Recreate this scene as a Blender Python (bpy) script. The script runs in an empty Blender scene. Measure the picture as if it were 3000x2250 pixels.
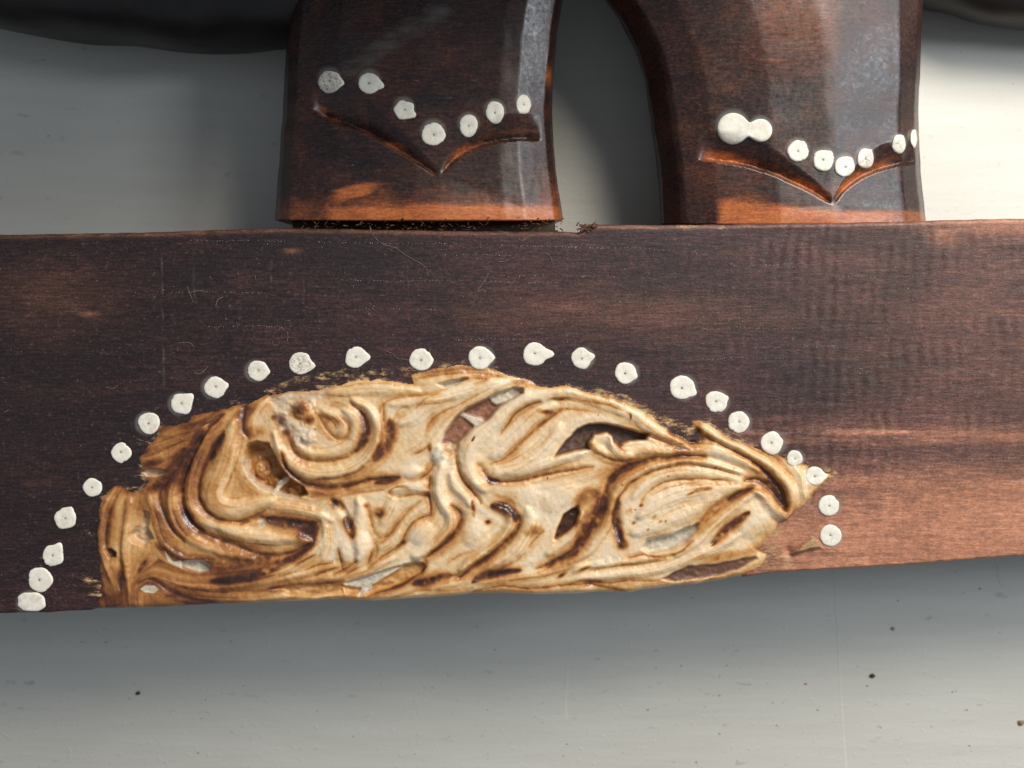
import bpy, math, random
import numpy as np
from mathutils import Vector

# ------------------------------------------------------------------ camera, light, exposure
sc = bpy.context.scene
S = 0.00008                 # metres per photo pixel on the plinth's front face (3000 px = 240 mm)
DIST = 0.28                 # camera height above that face
TABLE_Z = -0.040            # the figure lies on its back: the plinth is 40 mm deep

cam_d = bpy.data.cameras.new('camera')
cam = bpy.data.objects.new('camera', cam_d)
sc.collection.objects.link(cam)
sc.camera = cam
cam.location = (0, 0, DIST)
cam.rotation_euler = (0, 0, 0)
cam_d.sensor_width = 36
cam_d.lens = 36 * DIST / (3000 * S)
cam_d.clip_start = 0.005
cam_d.clip_end = 20
cam_d.dof.use_dof = True
cam_d.dof.focus_distance = DIST - 0.0008
cam_d.dof.aperture_fstop = 13.0

world = bpy.data.worlds.new('World')
sc.world = world
world.use_nodes = True
bg = world.node_tree.nodes['Background']
bg.inputs['Color'].default_value = (0.77, 0.87, 1.0, 1)
bg.inputs['Strength'].default_value = 0.28

def area(name, loc, target, sx, sy, power, col):
    l = bpy.data.lights.new(name, 'AREA')
    l.shape = 'RECTANGLE'; l.size = sx; l.size_y = sy; l.energy = power; l.color = col
    o = bpy.data.objects.new(name, l); sc.collection.objects.link(o)
    o.location = loc
    o.rotation_euler = (Vector(target) - Vector(loc)).to_track_quat('-Z', 'Y').to_euler()
    return o
area('window_light', (0.37, 0.52, 0.55), (0, 0, 0), 0.34, 0.34, 8.9, (1.0, 0.94, 0.85))
area('side_window_light', (0.72, 0.20, 0.60), (0.05, 0.03, 0), 0.19, 0.24, 2.5, (0.86, 0.93, 1.0))

vs = sc.view_settings
vs.view_transform = 'Standard'; vs.look = 'None'; vs.exposure = 0.0; vs.gamma = 1.0
vs.use_curve_mapping = False

random.seed(4)
rng = np.random.RandomState(11)

# ------------------------------------------------------------------ helpers
def wx(X): return (X - 1500.0) * S
def wy(Y): return (1125.0 - Y) * S
def unproj(X, Y, z):
    k = (DIST - z) / DIST
    return (wx(X) * k, wy(Y) * k, z)

def sstep(a, b, x):
    t = np.clip((x - a) / (b - a), 0, 1)
    return t * t * (3 - 2 * t)

def vnoise(X, Y, sx, sy, seed):
    r = np.random.RandomState(seed).rand(256, 256)
    u = X / sx + 1000.37; v = Y / sy + 1000.61
    i = np.floor(u).astype(int); j = np.floor(v).astype(int)
    fu = u - i; fv = v - j
    fu = fu * fu * (3 - 2 * fu); fv = fv * fv * (3 - 2 * fv)
    i0 = i % 256; i1 = (i + 1) % 256; j0 = j % 256; j1 = (j + 1) % 256
    return ((r[j0, i0] * (1 - fu) + r[j0, i1] * fu) * (1 - fv) + (r[j1, i0] * (1 - fu) + r[j1, i1] * fu) * fv) * 2 - 1

def fbm(X, Y, sx, sy, seed, n=3):
    o = 0; a = 1.0; t = 0
    for k in range(n):
        o = o + a * vnoise(X, Y, sx / 2 ** k, sy / 2 ** k, seed + 17 * k); t += a; a *= 0.5
    return o / t

def spline(pts, step=4.0):
    p = np.array(pts, float)
    if len(p) == 2:
        n = max(2, int(np.hypot(*(p[1] - p[0])) / step))
        return p[0] + (p[1] - p[0]) * np.linspace(0, 1, n)[:, None]
    q = np.vstack([2 * p[0] - p[1], p, 2 * p[-1] - p[-2]])
    out = []
    for k in range(1, len(q) - 2):
        n = max(2, int(np.hypot(*(q[k + 1] - q[k])) / step))
        t = np.linspace(0, 1, n, endpoint=False)[:, None]
        a, b, c, d = q[k - 1], q[k], q[k + 1], q[k + 2]
        out.append(0.5 * (2 * b + (c - a) * t + (2 * a - 5 * b + 4 * c - d) * t ** 2 + (3 * b - a - 3 * c + d) * t ** 3))
    out.append(q[-2][None])
    return np.vstack(out)

def poly_sd(X, Y, pts):
    """signed distance to a polygon, positive inside"""
    p = np.array(pts, float)
    d = np.full(X.shape, 1e9); ins = np.zeros(X.shape, bool)
    for k in range(len(p)):
        ax, ay = p[k]; bx, by = p[(k + 1) % len(p)]
        ex, ey = bx - ax, by - ay
        L = ex * ex + ey * ey + 1e-9
        t = np.clip(((X - ax) * ex + (Y - ay) * ey) / L, 0, 1)
        d = np.minimum(d, (X - ax - t * ex) ** 2 + (Y - ay - t * ey) ** 2)
        c = ((ay > Y) != (by > Y))
        ins ^= c & (X < ex * (Y - ay) / (ey if abs(ey) > 1e-9 else 1e-9) + ax)
    d = np.sqrt(d)
    return np.where(ins, d, -d)

def blur(a, n=1):
    for _ in range(n):
        p = np.pad(a, 1, mode='edge')
        a = (p[:-2, 1:-1] + p[2:, 1:-1] + 2 * p[1:-1, 1:-1]) / 4
        p = np.pad(a, 1, mode='edge')
        a = (p[1:-1, :-2] + p[1:-1, 2:] + 2 * p[1:-1, 1:-1]) / 4
    return a

def new_obj(name, verts, quads, mat, parent=None, attrs=None, smooth=True, tris=None):
    me = bpy.data.meshes.new(name)
    verts = np.asarray(verts, np.float32)
    polys = []
    nq = 0 if quads is None else len(quads)
    nt = 0 if tris is None else len(tris)
    me.vertices.add(len(verts)); me.vertices.foreach_set('co', verts.ravel())
    me.loops.add(nq * 4 + nt * 3); me.polygons.add(nq + nt)
    li = []
    if nq: li.append(np.asarray(quads, np.int32).ravel())
    if nt: li.append(np.asarray(tris, np.int32).ravel())
    me.loops.foreach_set('vertex_index', np.concatenate(li))
    st = np.concatenate([np.arange(nq) * 4, nq * 4 + np.arange(nt) * 3]).astype(np.int32)
    me.polygons.foreach_set('loop_start', st)
    me.update(calc_edges=True); me.validate()
    if smooth: me.polygons.foreach_set('use_smooth', np.ones(len(me.polygons), bool))
    for k, v in (attrs or {}).items():
        a = me.attributes.new(k, 'FLOAT', 'POINT'); a.data.foreach_set('value', np.asarray(v, np.float32).ravel())
    if mat: me.materials.append(mat)
    o = bpy.data.objects.new(name, me); sc.collection.objects.link(o)
    if parent: o.parent = parent; o.matrix_parent_inverse = parent.matrix_world.inverted()
    return o

def compact(verts, quads, attrs):
    used = np.unique(quads)
    m = np.full(len(verts), -1, np.int64); m[used] = np.arange(len(used))
    return verts[used], m[quads], {k: v[used] for k, v in attrs.items()}

# ------------------------------------------------------------------ node helpers
class NT:
    def __init__(s, name):
        s.m = bpy.data.materials.new(name); s.m.use_nodes = True
        s.t = s.m.node_tree; s.b = s.t.nodes['Principled BSDF']; s.n = s.t.nodes; s.l = s.t.links
        tc = s.n.new('ShaderNodeTexCoord'); s.co = tc.outputs['Object']
    def lk(s, a, b): s.l.new(a, b)
    def map(s, sx, sy, sz, loc=(0, 0, 0)):
        m = s.n.new('ShaderNodeMapping'); s.lk(s.co, m.inputs['Vector'])
        m.inputs['Scale'].default_value = (sx, sy, sz); m.inputs['Location'].default_value = loc
        return m.outputs['Vector']
    def noise(s, vec, scale, detail=4, rough=0.55, dist=0):
        n = s.n.new('ShaderNodeTexNoise'); s.lk(vec, n.inputs['Vector'])
        n.inputs['Scale'].default_value = scale; n.inputs['Detail'].default_value = detail
        n.inputs['Roughness'].default_value = rough; n.inputs['Distortion'].default_value = dist
        return n.outputs['Fac']
    def ramp(s, fac, stops, interp='LINEAR'):
        r = s.n.new('ShaderNodeValToRGB'); s.lk(fac, r.inputs['Fac']); cr = r.color_ramp; cr.interpolation = interp
        while len(cr.elements) < len(stops): cr.elements.new(0.5)
        for e, (p, c) in zip(cr.elements, stops):
            e.position = p; e.color = (c, c, c, 1) if isinstance(c, (int, float)) else (*c, 1)
        return r.outputs['Color']
    def attr(s, name):
        a = s.n.new('ShaderNodeAttribute'); a.attribute_name = name; return a.outputs['Fac']
    def mix(s, fac, a, b, mode='MIX'):
        m = s.n.new('ShaderNodeMix'); m.data_type = 'RGBA'; m.blend_type = mode
        for i, v in ((0, fac), (6, a), (7, b)):
            if isinstance(v, (int, float)): m.inputs[i].default_value = v if i == 0 else (v, v, v, 1)
            elif isinstance(v, tuple): m.inputs[i].default_value = (*v, 1)
            else: s.lk(v, m.inputs[i])
        return m.outputs[2]
    def math(s, op, a, b=0.0, clamp=False):
        m = s.n.new('ShaderNodeMath'); m.operation = op; m.use_clamp = clamp
        for i, v in ((0, a), (1, b)):
            if isinstance(v, (int, float)): m.inputs[i].default_value = v
            else: s.lk(v, m.inputs[i])
        return m.outputs[0]
    def bump(s, h, dist, strength=1.0, prev=None):
        b = s.n.new('ShaderNodeBump'); b.inputs['Strength'].default_value = strength; b.inputs['Distance'].default_value = dist
        s.lk(h, b.inputs['Height'])
        if prev: s.lk(prev, b.inputs['Normal'])
        return b.outputs['Normal']
    def out(s, col=None, rough=None, normal=None, spec=None):
        for k, v in (('Base Color', col), ('Roughness', rough), ('Normal', normal), ('Specular IOR Level', spec)):
            if v is None: continue
            if isinstance(v, (int, float)): s.b.inputs[k].default_value = v
            elif isinstance(v, tuple): s.b.inputs[k].default_value = (*v, 1)
            else: s.lk(v, s.b.inputs[k])
        return s.m

# ---- dark stained wood (plinth and legs share the recipe; grain runs along X on the plinth)
def wood_material(name, along, gloss, dark, mid, sap_lo, sap_hi, spec, dusty, relief):
    m = NT(name)
    long_, cross = (1.0, 14.0)
    v = m.map(long_, cross, cross)
    g1 = m.noise(v, 55, 5, 0.6, 0.4)
    g2 = m.noise(m.map(1, 11, 11), 120, 5, 0.7, 0.3)
    blot = m.noise(m.map(1, 1.6, 1.6), 32, 4, 0.6, 0.6)
    fine = m.noise(m.map(1, 1, 1), 2600, 3, 0.6)
    f = m.math('ADD', m.math('MULTIPLY', g1, 0.28), m.math('MULTIPLY', blot, 0.72))
    f = m.math('ADD', f, m.math('MULTIPLY', m.math('SUBTRACT', m.noise(m.map(1, 1.8, 1.8), 800, 4, 0.75), 0.5), 0.75))
    f = m.math('ADD', f, m.math('MULTIPLY', m.math('SUBTRACT', g2, 0.5), 0.22))
    f = m.math('SUBTRACT', f, m.math('MULTIPLY', m.attr('dark_tone'), 0.20))
    base = m.ramp(f, [(0.34, dark), (0.50, tuple((a + b) / 2 for a, b in zip(dark, mid))), (0.66, mid)])
    sapc = m.ramp(m.math('ADD', m.math('MULTIPLY', blot, 0.35), m.math('ADD', m.math('MULTIPLY', g1, 0.25), m.math('MULTIPLY', m.noise(m.map(1, 2, 2, (7, 3, 0)), 600, 4, 0.75), 0.4))), [(0.33, sap_lo), (0.62, sap_hi)])
    spk = m.noise(m.map(1, 2, 2), 520, 5, 0.75)
    sn = m.math('ADD', m.math('MULTIPLY', g2, 0.45), m.math('MULTIPLY', spk, 0.55))
    sap = m.math('MULTIPLY', m.attr('sap'), m.math('ADD', 0.55, m.math('MULTIPLY', m.math('SUBTRACT', sn, 0.32), 2.2)), True)
    col = m.mix(sap, base, sapc)
    # raw tan abrasion, broken into grains
    wn = m.noise(m.map(1, 2.2, 2.2), 420, 4, 0.7)
    wf = m.math('SUBTRACT', m.math('ADD', m.attr('wash'), m.math('MULTIPLY', m.math('SUBTRACT', wn, 0.5), 1.6)), 0.42)
    wf = m.math('MULTIPLY', wf, 3.0, True)
    wf = m.math('MULTIPLY', wf, m.math('MULTIPLY', m.attr('wash'), 2.5, True), True)
    washc = m.ramp(wn, [(0.35, (0.20, 0.085, 0.03)), (0.62, (0.42, 0.27, 0.13))])
    col = m.mix(wf, col, washc)
    fib = m.noise(m.map(1, 8, 8, (2, 5, 1)), 260, 7, 0.82, 0.2)
    kf = m.math('SUBTRACT', 1.0, m.math('MULTIPLY', m.attr('sap'), 0.6))
    col = m.mix(kf, col, m.ramp(fib, [(0.36, 0.42), (0.50, 0.92), (0.64, 1.75)]), 'MULTIPLY')
    iso = m.noise(m.map(1, 1.3, 1.3, (9, 5, 1)), 1500, 5, 0.8)
    col = m.mix(kf, col, m.ramp(iso, [(0.36, 0.55), (0.50, 0.95), (0.64, 1.55)]), 'MULTIPLY')
    tick = m.noise(m.map(0.22, 1, 1, (1, 8, 3)), 1700, 3, 0.6)
    col = m.mix(m.ramp(tick, [(0.69, 0.0), (0.75, 0.45)]), col, (0.24, 0.17, 0.14))
    # thinned white paint halo
    col = m.mix(m.math('MULTIPLY', m.attr('halo'), 0.7), col, (0.27, 0.26, 0.23))
    # dusty film, pale pores
    dn = m.noise(m.map(1, 1, 1), 900, 5, 0.7)
    df = m.ramp(dn, [(0.60, 0.0), (0.78, dusty)])
    col = m.mix(df, col, (0.30, 0.25, 0.25))
    pore = m.noise(m.map(1, 7, 7), 420, 3, 0.6)
    pf = m.ramp(pore, [(0.66, 0.0), (0.74, 0.6)])
    col = m.mix(pf, col, tuple(x * 0.45 for x in dark))
    rough = m.math('ADD', gloss, m.math('MULTIPLY', m.math('SUBTRACT', dn, 0.4), 0.5))
    hb = m.math('ADD', m.math('MULTIPLY', fine, 0.5), m.math('MULTIPLY', dn, 0.5))
    n1 = m.bump(hb, 0.00022, relief)
    n2 = m.bump(g2, 0.0003, relief * 0.4, n1)
    return m.out(col, rough, n2, spec)

MAT_PLINTH = wood_material('stained_plinth_wood', 'x', 0.44, (0.020, 0.0105, 0.0110), (0.070, 0.0275, 0.0265), (0.21, 0.078, 0.037), (0.58, 0.255, 0.150), 0.42, 0.42, 0.46)
MAT_LEG = wood_material('polished_leg_wood', 'x', 0.27, (0.013, 0.0080, 0.0078), (0.060, 0.024, 0.017), (0.24, 0.058, 0.016), (0.56, 0.165, 0.046), 0.46, 0.12, 0.13)

def carving_material():
    m = NT('pale_carved_relief')
    st = m.attr('stain')
    n1 = m.noise(m.map(1, 1, 1), 130, 5, 0.65, 0.5)
    n2 = m.noise(m.map(1, 1, 1), 900, 4, 0.7)
    n3 = m.noise(m.map(1, 1, 1), 2200, 2, 0.5)
    s2 = m.math('ADD', st, m.math('MULTIPLY', m.math('SUBTRACT', n1, 0.5), 0.34))
    s2 = m.math('ADD', s2, m.math('MULTIPLY', m.math('SUBTRACT', n2, 0.5), 0.26), True)
    col = m.ramp(s2, [(0.0, (0.76, 0.61, 0.425)), (0.18, (0.70, 0.49, 0.270)), (0.37, (0.57, 0.305, 0.108)), (0.57, (0.36, 0.148, 0.040)),
                      (0.78, (0.13, 0.042, 0.016)), (1.0, (0.030, 0.014, 0.011))])
    # tiny dark pits and stain flecks
    sp = m.ramp(n3, [(0.70, 0.0), (0.77, 0.75)])
    col = m.mix(sp, col, (0.20, 0.09, 0.035))
    fl = m.noise(m.map(1, 1, 1, (3, 1, 0)), 520, 2, 0.5)
    col = m.mix(m.ramp(fl, [(0.745, 0.0), (0.78, 0.8)]), col, (0.11, 0.05, 0.025))
    # chipped, bare plaster-white spots
    chipc = m.ramp(n2, [(0.30, (0.37, 0.30, 0.21)), (0.68, (0.68, 0.615, 0.50))])
    col = m.mix(m.math('ADD', m.math('MULTIPLY', m.attr('chip'), 1.25), m.math('MULTIPLY', m.math('SUBTRACT', n1, 0.62), m.attr('chip')), True), col, chipc)
    # dark wood showing through the pierced recesses
    flc = m.ramp(n2, [(0.30, (0.040, 0.021, 0.015)), (0.70, (0.17, 0.090, 0.060))])
    col = m.mix(m.attr('floor'), col, flc)
    redc = m.ramp(n2, [(0.30, (0.17, 0.065, 0.035)), (0.70, (0.36, 0.17, 0.10))])
    col = m.mix(m.attr('red'), col, redc)
    r = m.math('SUBTRACT', 0.40, m.math('MULTIPLY', st, 0.17))
    r = m.math('ADD', r, m.math('MULTIPLY', m.math('ADD', m.attr('chip'), m.attr('floor'), True), 0.35))
    r = m.math('ADD', r, m.math('MULTIPLY', m.math('SUBTRACT', n2, 0.5), 0.3))
    m.b.inputs['Subsurface Weight'].default_value = 0.22
    m.b.inputs['Subsurface Radius'].default_value = (1.0, 0.55, 0.28)
    m.b.inputs['Subsurface Scale'].default_value = 0.0011
    b1 = m.bump(n2, 0.00032, 0.32)
    b2 = m.bump(n1, 0.0012, 0.35, b1)
    return m.out(col, r, b2, 0.5)
MAT_CARVE = carving_material()

def paint_material():
    m = NT('cream_white_paint')
    n1 = m.noise(m.map(1, 1, 1), 700, 4, 0.6)
    col = m.ramp(n1, [(0.3, (0.70, 0.65, 0.54)), (0.6, (0.82, 0.78, 0.68))])
    col = m.mix(m.attr('hole'), col, (0.24, 0.19, 0.13))
    dn = m.noise(m.map(1, 1, 1), 1100, 4, 0.7, 1.0)
    col = m.mix(m.math('MULTIPLY', m.attr('dirt'), m.ramp(dn, [(0.48, 0.0), (0.58, 0.8)])), col, (0.26, 0.17, 0.09))
    return m.out(col, 0.55, m.bump(n1, 0.00018, 0.5), 0.4)
MAT_PAINT = paint_material()

def table_material():
    m = NT('painted_board')
    n1 = m.noise(m.map(1, 1, 1), 14, 4, 0.55)
    brush = m.noise(m.map(0.12, 1, 1), 260, 4, 0.6)
    pim = m.noise(m.map(1, 1, 1), 620, 3, 0.5)
    col = m.ramp(n1, [(0.3, (0.60, 0.58, 0.515)), (0.7, (0.655, 0.635, 0.57))])
    col = m.mix(m.ramp(brush, [(0.35, 0.0), (0.75, 0.26)]), col, (0.46, 0.44, 0.385))
    d = m.noise(m.map(0.45, 1, 1), 330, 3, 0.6)
    col = m.mix(m.ramp(d, [(0.67, 0.0), (0.77, 0.5)]), col, (0.30, 0.26, 0.20))
    d2 = m.noise(m.map(0.6, 1, 1, (5, 2, 0)), 850, 2, 0.5)
    col = m.mix(m.ramp(d2, [(0.73, 0.0), (0.79, 0.7)]), col, (0.16, 0.13, 0.10))
    h = m.math('ADD', m.math('MULTIPLY', brush, 0.5), m.math('MULTIPLY', m.ramp(pim, [(0.6, 0.0), (0.8, 1.0)]), 0.28))
    return m.out(col, 0.42, m.bump(h, 0.0005, 0.5), 0.4)
MAT_TABLE = table_material()

def plain(name, col, rough, scale=900, var=0.35):
    m = NT(name)
    n = m.noise(m.map(1, 1, 1), scale, 4, 0.6)
    c = m.ramp(n, [(0.3, tuple(x * (1 - var) for x in col)), (0.7, tuple(min(1, x * (1 + var)) for x in col))])
    return m.out(c, rough, m.bump(n, 0.0003, 0.4), 0.4)
MAT_DARK = plain('dark_limb_wood', (0.014, 0.011, 0.0095), 0.42, 160)
MAT_SPLINTER = plain('torn_wood_fibre', (0.085, 0.038, 0.017), 0.7, 1500)
MAT_LINT = plain('dust_lint', (0.30, 0.25, 0.18), 0.8, 1500)
MAT_SPECK = plain('pale_dust', (0.38, 0.33, 0.31), 0.8, 1500)
MAT_CRUMB = plain('dark_crumb', (0.05, 0.04, 0.032), 0.8, 1500)
MAT_GRIT = plain('brown_grit', (0.22, 0.15, 0.09), 0.8, 1500)

# ------------------------------------------------------------------ the surface it lies on
xs = np.linspace(-0.7, 0.7, 3); ys = np.linspace(-0.55, 0.55, 3)
tv = []
for z in (TABLE_Z, TABLE_Z - 0.025):
    for y in (-0.55, 0.55):
        for x in (-0.7, 0.7): tv.append((x, y, z))
tq = [(0, 1, 3, 2), (4, 6, 7, 5), (0, 4, 5, 1), (2, 3, 7, 6), (0, 2, 6, 4), (1, 5, 7, 3)]
table = new_obj('tabletop', tv, tq, MAT_TABLE, smooth=False)
table['kind'] = 'structure'
def paint_run(x0, y0, x1, y1, w, h):
    n = 60; V = []; Q = []
    for i in range(n):
        t = i / (n - 1)
        X = x0 + (x1 - x0) * t + 2.0 * math.sin(t * 7.0) + random.uniform(-.5, .5); Y = y0 + (y1 - y0) * t
        x, y, z = unproj(X, Y, TABLE_Z); f = math.sin(math.pi * min(1, max(0, 0.02 + t * 0.96))) ** 0.4
        V += [(x - w * S, y, z - 1e-5), (x, y, z + h * f), (x + w * S, y, z - 1e-5)]
    for i in range(n - 1):
        for k in range(2): Q.append((3 * i + k, 3 * i + 3 + k, 3 * i + 4 + k, 3 * i + 1 + k))
    new_obj('paint_run', V, Q, MAT_TABLE, table)
paint_run(2438, 1640, 2482, 2300, 4.0, 0.00010)
paint_run(1660, 1935, 1658, 2110, 4.0, 0.00010)
paint_run(2915, 1640, 2935, 1720, 5.0, 0.00014)

# ------------------------------------------------------------------ the figure
fig = bpy.data.objects.new('carved_figure', None)
sc.collection.objects.link(fig)
fig.location = (0, 0, TABLE_Z)
fig['label'] = 'dark carved wooden figure lying on its back, pale scrollwork and white dots on its plinth'
fig['category'] = 'carved figure'
bpy.context.view_layer.update()

# ---- plinth outline (photo pixels)
TOP = [(-900, 690), (-60, 686), (0, 685.5), (181, 684), (452, 679), (633, 672), (805, 667), (900, 668), (1100, 672), (1400, 676), (1560, 677),
       (1651, 677), (1690, 679), (1706, 674), (1722, 664), (1738, 657), (1760, 656), (1931, 658), (2200, 655), (2500, 650), (2716, 646), (2800, 642), (3000, 639), (3900, 628)]
BOT = [(-900, 1812), (0, 1798), (136, 1796), (200, 1791), (420, 1784), (651, 1773), (800, 1767), (1000, 1760), (1094, 1764), (1200, 1757), (1307, 1750),
       (1380, 1743), (1442, 1739), (1560, 1744), (1600, 1745), (1690, 1742), (1760, 1736), (1849, 1739), (1880, 1732), (1939, 1724), (2052, 1712), (2120, 1701),
       (2233, 1683), (2260, 1679), (2456, 1668), (2700, 1652), (3000, 1629), (3900, 1575)]
cols = np.concatenate([np.linspace(-800, -90, 24), np.arange(-60, 3061, 2.6), np.linspace(3090, 3800, 24)])
NR = 420
TOPA = np.array(TOP, float); BOTA = np.array(BOT, float)
yT = np.interp(cols, TOPA[:, 0], TOPA[:, 1]) + 1.2 * vnoise(cols, cols * 0, 38, 1, 3)
yB = np.interp(cols, BOTA[:, 0], BOTA[:, 1]) + 1.2 * vnoise(cols, cols * 0, 30, 1, 5)
v = np.linspace(0, 1, NR)[:, None]
Xg = np.repeat(cols[None, :], NR, 0)
Yg = yT[None] + v * (yB - yT)[None]

# organic wobble of everything drawn on the relief
Xw = Xg + 3.2 * fbm(Xg, Yg, 60, 60, 21) + 1.2 * vnoise(Xg, Yg, 14, 14, 23)
Yw = Yg + 3.2 * fbm(Xg, Yg, 60, 60, 31) + 1.2 * vnoise(Xg, Yg, 14, 14, 33)

K = 2.2125
OFF = {'A': (200, 1050), 'B': (900, 1050), 'C': (1600, 1050)}
def cv(c, pts):
    ox, oy = OFF[c]
    return [(ox + x / K, oy + y / K) for x, y in pts]

NZ1 = fbm(Xg, Yg, 42, 42, 41, 3); NZ2 = fbm(Xg, Yg, 13, 13, 43, 2); NZ3 = fbm(Xg, Yg, 90, 60, 45, 2)
BRK = np.clip(1.0 + 0.60 * NZ1 + 0.50 * NZ2, 0.15, 1.15)
WOB = 1 + 0.28 * NZ1 + 0.16 * NZ2
RIDGE = np.zeros_like(Xg); GROOVE = np.zeros_like(Xg); STAIN0 = np.zeros_like(Xg); PASS = np.ones_like(Xg)

def window(p, r):
    x0, y0 = p.min(0) - r; x1, y1 = p.max(0) + r
    c0 = np.searchsorted(cols, x0); c1 = max(c0 + 1, np.searchsorted(cols, x1))
    c1 = min(c1, len(cols)); c0 = min(c0, c1 - 1)
    r0 = int(np.clip(((y0 - yT[c0:c1]) / (yB - yT)[c0:c1]).min() * NR - 2, 0, NR - 1))
    r1 = int(np.clip(((y1 - yT[c0:c1]) / (yB - yT)[c0:c1]).max() * NR + 3, r0 + 1, NR))
    return slice(r0, r1), slice(c0, c1)

def dist(pts, w, taper, spread=1.0):
    """normalised distance to a tapered stroke on its window"""
    p = spline(pts, 5.0)
    n = len(p); t = np.linspace(0, 1, n)
    if taper == 'both': ww = w * (0.30 + 0.70 * np.sin(np.pi * t) ** 0.6)
    elif taper == 'end': ww = w * (0.25 + 0.75 * (1 - t) ** 0.7)
    elif taper == 'start': ww = w * (0.25 + 0.75 * t ** 0.7)
    else: ww = w * np.ones(n)
    ww = ww * spread
    sr, scol = window(p, w * spread + 6)
    X = Xw[sr, scol]; Y = Yw[sr, scol]
    best = np.full(X.shape, 1e9)
    for k in range(n):
        best = np.minimum(best, ((X - p[k, 0]) ** 2 + (Y - p[k, 1]) ** 2) / (ww[k] ** 2))
    return sr, scol, np.sqrt(best) * WOB[sr, scol]

def R(c, w, h, pts, taper='both'):
    flow(cv(c, pts))
    sr, s2, d = dist(cv(c, pts), w / K, taper)
    f = np.clip(1 - d * d, 0, 1) ** 1.2 * h
    RIDGE[sr, s2] = np.maximum(RIDGE[sr, s2], f) + 0.25 * np.minimum(RIDGE[sr, s2], f)
    hairs(c, w, pts)

FC = np.zeros_like(Xg); FS = np.zeros_like(Xg)
def flow(pts, rad=64.0, wgt=1.0):
    p = spline(pts, 9.0)
    if len(p) < 2: return
    t = np.gradient(p, axis=0); th = 2 * np.arctan2(t[:, 1], t[:, 0])
    sr, s2 = window(p, rad)
    X = Xg[sr, s2]; Y = Yg[sr, s2]
    best = np.full(X.shape, 1e9); bc = np.zeros(X.shape); bs = np.zeros(X.shape)
    for k in range(len(p)):
        d = (X - p[k, 0]) ** 2 + (Y - p[k, 1]) ** 2
        m_ = d < best
        best = np.where(m_, d, best); bc = np.where(m_, math.cos(th[k]), bc); bs = np.where(m_, math.sin(th[k]), bs)
    w_ = wgt * np.exp(-best / 22.0 ** 2) + 0.02 * np.exp(-best / 55.0 ** 2)
    FC[sr, s2] += bc * w_; FS[sr, s2] += bs * w_

def hairs(c, w, pts):
    p = spline(cv(c, pts), 14.0)
    if len(p) < 5: return
    t = np.gradient(p, axis=0); t /= (np.linalg.norm(t, axis=1)[:, None] + 1e-9)
    n_ = np.stack([-t[:, 1], t[:, 0]], 1)
    for off in (-0.75, -0.25, 0.30, 0.80):
        if random.random() < 0.30: continue
        a = random.randint(0, len(p) // 4); b = len(p) - random.randint(0, len(p) // 4)
        if b - a < 4: continue
        q = (p + n_ * (off * w / K * random.uniform(0.85, 1.15)))[a:b]
        sr, s2, d = dist(q, random.uniform(3.0, 5.5), 'both')
        GROOVE[sr, s2] = np.maximum(GROOVE[sr, s2], np.clip(1 - d, 0, 1) * 0.12)
        PASS[sr, s2] *= 1 - random.uniform(0.15, 0.38) * (1 - sstep(0.0, 1.0, d)) * BRK[sr, s2]

def T(c, w, s, pts, taper='both', soft=1.0):
    sr, s2, d = dist(cv(c, pts), w / K, taper, 1.35)
    f = s * (1 - sstep(0.15, 1, d)) * BRK[sr, s2]
    PASS[sr, s2] *= (1 - np.clip(f, 0, 0.97))
    sr, s2, d = dist(cv(c, pts), w / K, taper, 2.6)
    PASS[sr, s2] *= 1 - 0.30 * s * (1 - sstep(0.1, 1, d)) * BRK[sr, s2]

def G(c, w, dep, s, pts, taper='both', halo=0.40):
    flow(cv(c, pts), 64.0, 0.7)
    sr, s2, d = dist(cv(c, pts), w / K, taper)
    f = np.clip(1 - d * d, 0, 1) ** 1.1 * dep
    GROOVE[sr, s2] = np.maximum(GROOVE[sr, s2], f)
    if s > 0:
        sr, s2, d = dist(cv(c, pts), w / K, taper, 1.05)
        PASS[sr, s2] *= 1 - np.clip(0.84 * s * (1 - sstep(0.0, 1.0, d)) * BRK[sr, s2], 0, 0.95)
        sr, s2, d = dist(cv(c, pts), w / K, taper, 4.4)
        PASS[sr, s2] *= 1 - s * halo * (1 - sstep(0.1, 1.0, d)) * BRK[sr, s2]

LUMPS = []
def L(c, x, y, rx, ry, h, ang=0.0):
    (px, py), = cv(c, [(x, y)])
    r = max(rx, ry) / K
    sr, s2 = window(np.array([[px, py]]), r + 4)
    X = Xw[sr, s2] - px; Y = Yw[sr, s2] - py
    a = math.radians(ang); u = X * math.cos(a) + Y * math.sin(a); w_ = -X * math.sin(a) + Y * math.cos(a)
    d2 = (u * K / rx) ** 2 + (w_ * K / ry) ** 2
    f = np.clip(1 - d2, 0, 1) ** 0.8 * h
    RIDGE[sr, s2] = np.maximum(RIDGE[sr, s2], f) + 0.3 * np.minimum(RIDGE[sr, s2], f)

def B(c, x, y, rx, ry, s, ang=0.0):
    """stain blotch"""
    (px, py), = cv(c, [(x, y)])
    r = 1.6 * max(rx, ry) / K
    sr, s2 = window(np.array([[px, py]]), r + 4)
    X = Xw[sr, s2] - px; Y = Yw[sr, s2] - py
    a = math.radians(ang); u = X * math.cos(a) + Y * math.sin(a); w_ = -X * math.sin(a) + Y * math.cos(a)
    d = np.sqrt((u * K / rx) ** 2 + (w_ * K / ry) ** 2)
    PASS[sr, s2] *= 1 - np.clip(s * (1 - sstep(0.1, 1.25, d * WOB[sr, s2])) * BRK[sr, s2], 0, 0.96)

PITS = []
def P(c, depth, kind, pts, wall=5.0, keep=0.0):
    PITS.append((cv(c, pts), depth, kind, wall, keep))

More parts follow.
